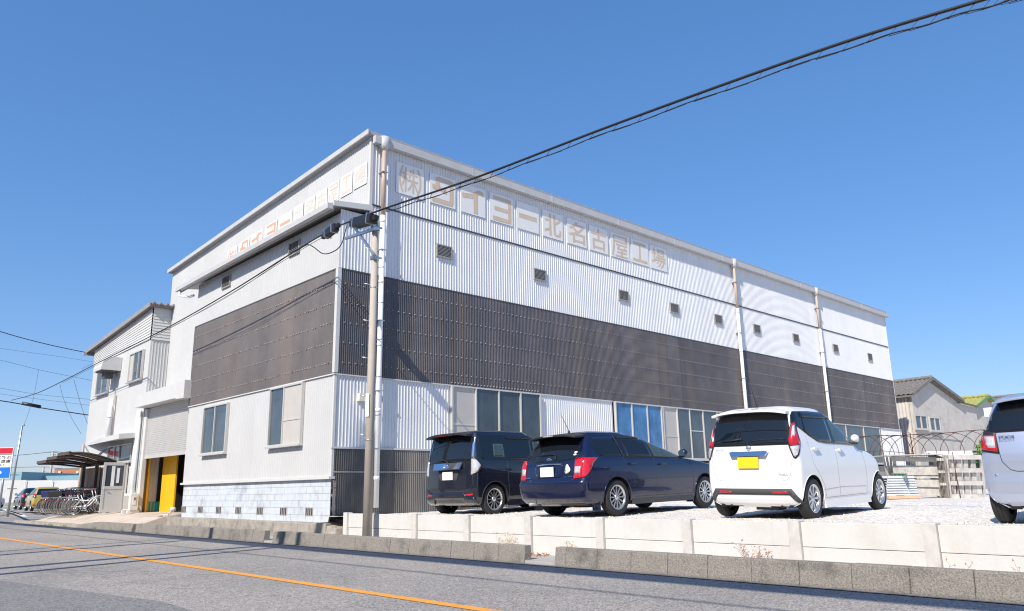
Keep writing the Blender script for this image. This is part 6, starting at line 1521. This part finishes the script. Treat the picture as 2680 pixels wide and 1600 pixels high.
m = MB(); a = deep(2591,1092,57); m.box(a[0]-.28,a[0]+.28,a[1]-.28,a[1]+.28,a[2],a[2]+.68); t = tag(empty('wall_cabinet', tuple(a)), 'white box fixed high on the mossy shed wall', 'cabinet'); m.build('box', 'panel_white', t, bevel=.03); m = MB(); m.box(a[0]-.12,a[0]+.15,a[1]-.15,a[1]+.1,a[2]-.2,a[2]-.003); m.build('bracket', 'alu_dark', t)

# ------------------------------------------------------------------ plants
pm('leaf_light', (.16,.27,.05), .6, var=.4, vscale=8); pm('leaf_dark', (.06,.13,.03), .6, var=.4, vscale=8)
def leaves(m, c, rx, rz, n, sz, k=0):
    for _ in range(n):
        d = np.array([random.gauss(0,1), random.gauss(0,1), random.gauss(0,1)]); d /= np.linalg.norm(d); p = np.array(c)+d*np.array([rx,rx,rz])*random.random()**.5
        a = np.array([random.gauss(0,1) for _ in range(3)]); a /= np.linalg.norm(a); b_ = np.cross(a, d); b_ /= (np.linalg.norm(b_) or 1); s_ = sz*random.uniform(.6,1.3)
        m.add([p-a*s_, p+b_*s_*.4, p+a*s_, p-b_*s_*.4], [(0,1,2,3)], k)
bp = deep(2572,1195,25.5)
t = tag(empty('shrub', tuple(bp)), 'light green leafy shrub growing between the hoop fence and the silver hatchback', 'shrub')
for k, (dx, dz, r_) in enumerate(((0,.25,.32),(.25,.5,.3),(-.15,.6,.25),(.1,.85,.22),(.4,.2,.3),(-.3,.15,.22))):
    m = MB(); leaves(m, bp+CR*dx*.6+np.array([0,0,dz*.6-.12]), r_*.5, r_*.75, 90, .05); m.build('foliage', 'leaf_light' if k % 2 == 0 else 'leaf_dark', t)
m = MB()
for k in range(6): m.tube([bp-np.array([0,0,.5])+CR*random.uniform(-.1,.1), bp+CR*random.uniform(-.2,.25)+np.array([0,0,random.uniform(.15,.5)])], .012, 5)
m.build('stems', 'brown_metal', t)
hp = deep(2385,1178,26)
t = tag(empty('dark_hedge', tuple(deep(2570,1190,27))), 'dark green tarpaulin shed roof edge behind the hoop fence', 'awning'); m = MB(); a, b_ = deep(*zq(1660,640),26.5), deep(*zq(2000,625),26.5); m.beam(a, b_, 1.2, .05); m.build('cover', pm('dark_green', (.03,.06,.04), .6), t)
m = MB(); m.beam(np.array([a[0],a[1],a[2]-.35]), np.array([b_[0],b_[1],a[2]-.35]), .05, .5); m.build('board', 'dark_green', t)
t = tag(empty('storage_board', tuple(deep(*zq(1400,680),25))), 'white board lying on rubble behind the pallets under the hoops', 'board'); m = MB(); a, b_ = deep(*zq(1000,672),25), deep(*zq(1750,660),25); m.beam(a, b_, .1, .16); m.build('sheet', 'panel_white', t)

def weed(label, al, off, z, h, n, mat, spread=.25, lf=True):
    p = np.array(RP(off, al, z)); t = tag(empty('dry_weed', tuple(p)), label, 'weed'); m = MB(); m2 = MB()
    for k in range(int(n*.6)):
        q = p+RU*random.uniform(-spread*.4,spread*.4)+RN*random.uniform(-.03,.03); hh = h*.85*random.uniform(.5,1); d = RU*random.uniform(-spread,spread)+RN*random.uniform(-.06,.04)
        P = [q, q+d*.35+np.array([0,0,hh*.5]), q+d+np.array([0,0,hh])]; m.tube(P, [.003,.0025,.0015], 4)
        for j in range(3):
            s0 = P[1]+(P[2]-P[1])*random.random(); e2 = s0+RU*random.uniform(-.07,.07)+np.array([0,0,random.uniform(.02,.08)]); m.tube([s0, e2], .0016, 3)
            if lf: leaves(m2, e2, .015, .015, 3, .014)
    m.build('stems', mat, t)
    if lf: m2.build('leaves', mat, t)
for al, lb, h, n, mt_ in ((onroad(1322,1400,9.5)[0],'tall reddish dry weed in front of the wall left of the kerb gap',.34,26,'dry_pale'),
        (onroad(1483,1420,9.5)[0],'thin pale dry weed standing at the wall just right of the kerb gap',.30,12,'dry_pale'),
        (onroad(1968,1440,9.45)[0],'reddish dry weed behind the kerb below the white kei car',.30,20,'dry_stem'),
        (onroad(1030,1405,9.5)[0],'tiny pale dry weed by the wall near the utility pole',.14,8,'dry_pale'),
        (onroad(2470,1480,9.4)[0],'short dry twig at the foot of the wall near the right end',.18,5,'dry_stem'),
        (onroad(2650,1440,9.55)[0],'small dry weed growing from the panel joint at the right end',.30,6,'dry_stem')): weed(lb, al, 9.52, .06, h+.06, n, mt_)
m = MB(); p = np.array(RP(9.4, onroad(1395,1440,9.4)[0], .07))
for k in range(70): q = p+RU*random.uniform(-.28,.28)+RN*random.uniform(-.12,.12); leaves(m, q, .02, .02, 1, .035)
o = m.build('fallen_leaves', 'dry_stem'); o['kind'] = 'stuff'
m = MB()
for k in range(900):          # sparse grass at the gravel's edge, thicker near the cars' tails
    al = random.choice([random.uniform(1.2,6.5), random.uniform(4.5,6.2), random.uniform(7.5,9.4), random.uniform(2,4)]); off = WALL+.13+abs(random.gauss(0,.22))
    x, y, _ = RP(off, al); z = lot_z(x, y)-.01; h = random.uniform(.02,.075)
    d = np.array([random.uniform(-.03,.03), random.uniform(-.03,.03), h]); s_ = np.array([random.uniform(-1,1), random.uniform(-1,1), 0])*.004
    b0_ = np.array([x,y,z]); m.add([b0_-s_, b0_+s_, b0_+d], [(0,1,2)], random.choice([0,0,1]))
o = m.build('grass', ['dry_pale','grass_green']); o['kind'] = 'stuff'
m = MB()
for k in range(500):          # green and dry growth in the joint along the apron edge and kerb foot
    al = random.uniform(27,41); x, y, z = RP(KERB+.02+random.uniform(-.03,.02), al, .0)
    if math.sin(al*2.1)+math.sin(al*.9+1) < .55: continue
    h = random.uniform(.03,.13); d = np.array([random.uniform(-.04,.04), random.uniform(-.05,.05), h]); s_ = np.array([random.uniform(-1,1), random.uniform(-1,1), 0])*.012
    b0_ = np.array([x,y,z]); m.add([b0_-s_, b0_+s_, b0_+d], [(0,1,2)])
o = m.build('grass', 'leaf_light'); o['kind'] = 'stuff'
# scattered stones over the lot
m = MB()
for k in range(5200):
    al = random.uniform(-1,15); off = WALL+.14+random.random()**1.7*9; x, y, _ = RP(off, al)
    if y > -.1: continue
    z = lot_z(x, y); r_ = random.uniform(.008,.02); vs = [(x+r_*random.uniform(.6,1)*math.cos(a), y+r_*random.uniform(.6,1)*math.sin(a), z+random.uniform(-.004,.01)) for a in (0,1.57,3.14,4.71)]
    vs.append((x+random.uniform(-.3,.3)*r_, y+random.uniform(-.3,.3)*r_, z+r_*random.uniform(.5,1.0))); m.add(vs, [(0,1,4),(1,2,4),(2,3,4),(3,0,4)])
o = m.build('gravel_stones', pm('stone', (.70,.66,.61), .9, var=.35, vscale=25)); o['kind'] = 'stuff'

# houses across the street, behind the photographer: they show only as reflections
for k, (x, y, w_, d_, h) in enumerate(((-24,-34,9,8,5.6),(-25,-20,8,9,6.2),(-24,-8,9,8,5.2),(-25,6,10,9,6.0),(-24,20,9,8,5.4))):
    t = tag(empty('house', (x,y,.1)), 'plain two storey house across the street behind the photographer', 'house', 'houses across the street')
    m = MB(); m.box(x-d_/2,x+d_/2,y-w_/2,y+w_/2,.1,h); m.build('wall', 'old_render', t)
    m = MB(); m.poly([(x-d_/2-.5,y-w_/2-.5,h),(x+d_/2+.5,y-w_/2-.5,h),(x,y-w_/2-.5,h+2.0)], (0,w_+1,0)); m.build('roof', 'tile_grey', t)
    for z in (1.2, 3.7):
        for q in (-.25, .25): m = MB(); m.box(x+d_/2,x+d_/2+.05,y+w_*q-.8,y+w_*q+.8,z,z+1.2); m.build('window', 'glass_sky', t)
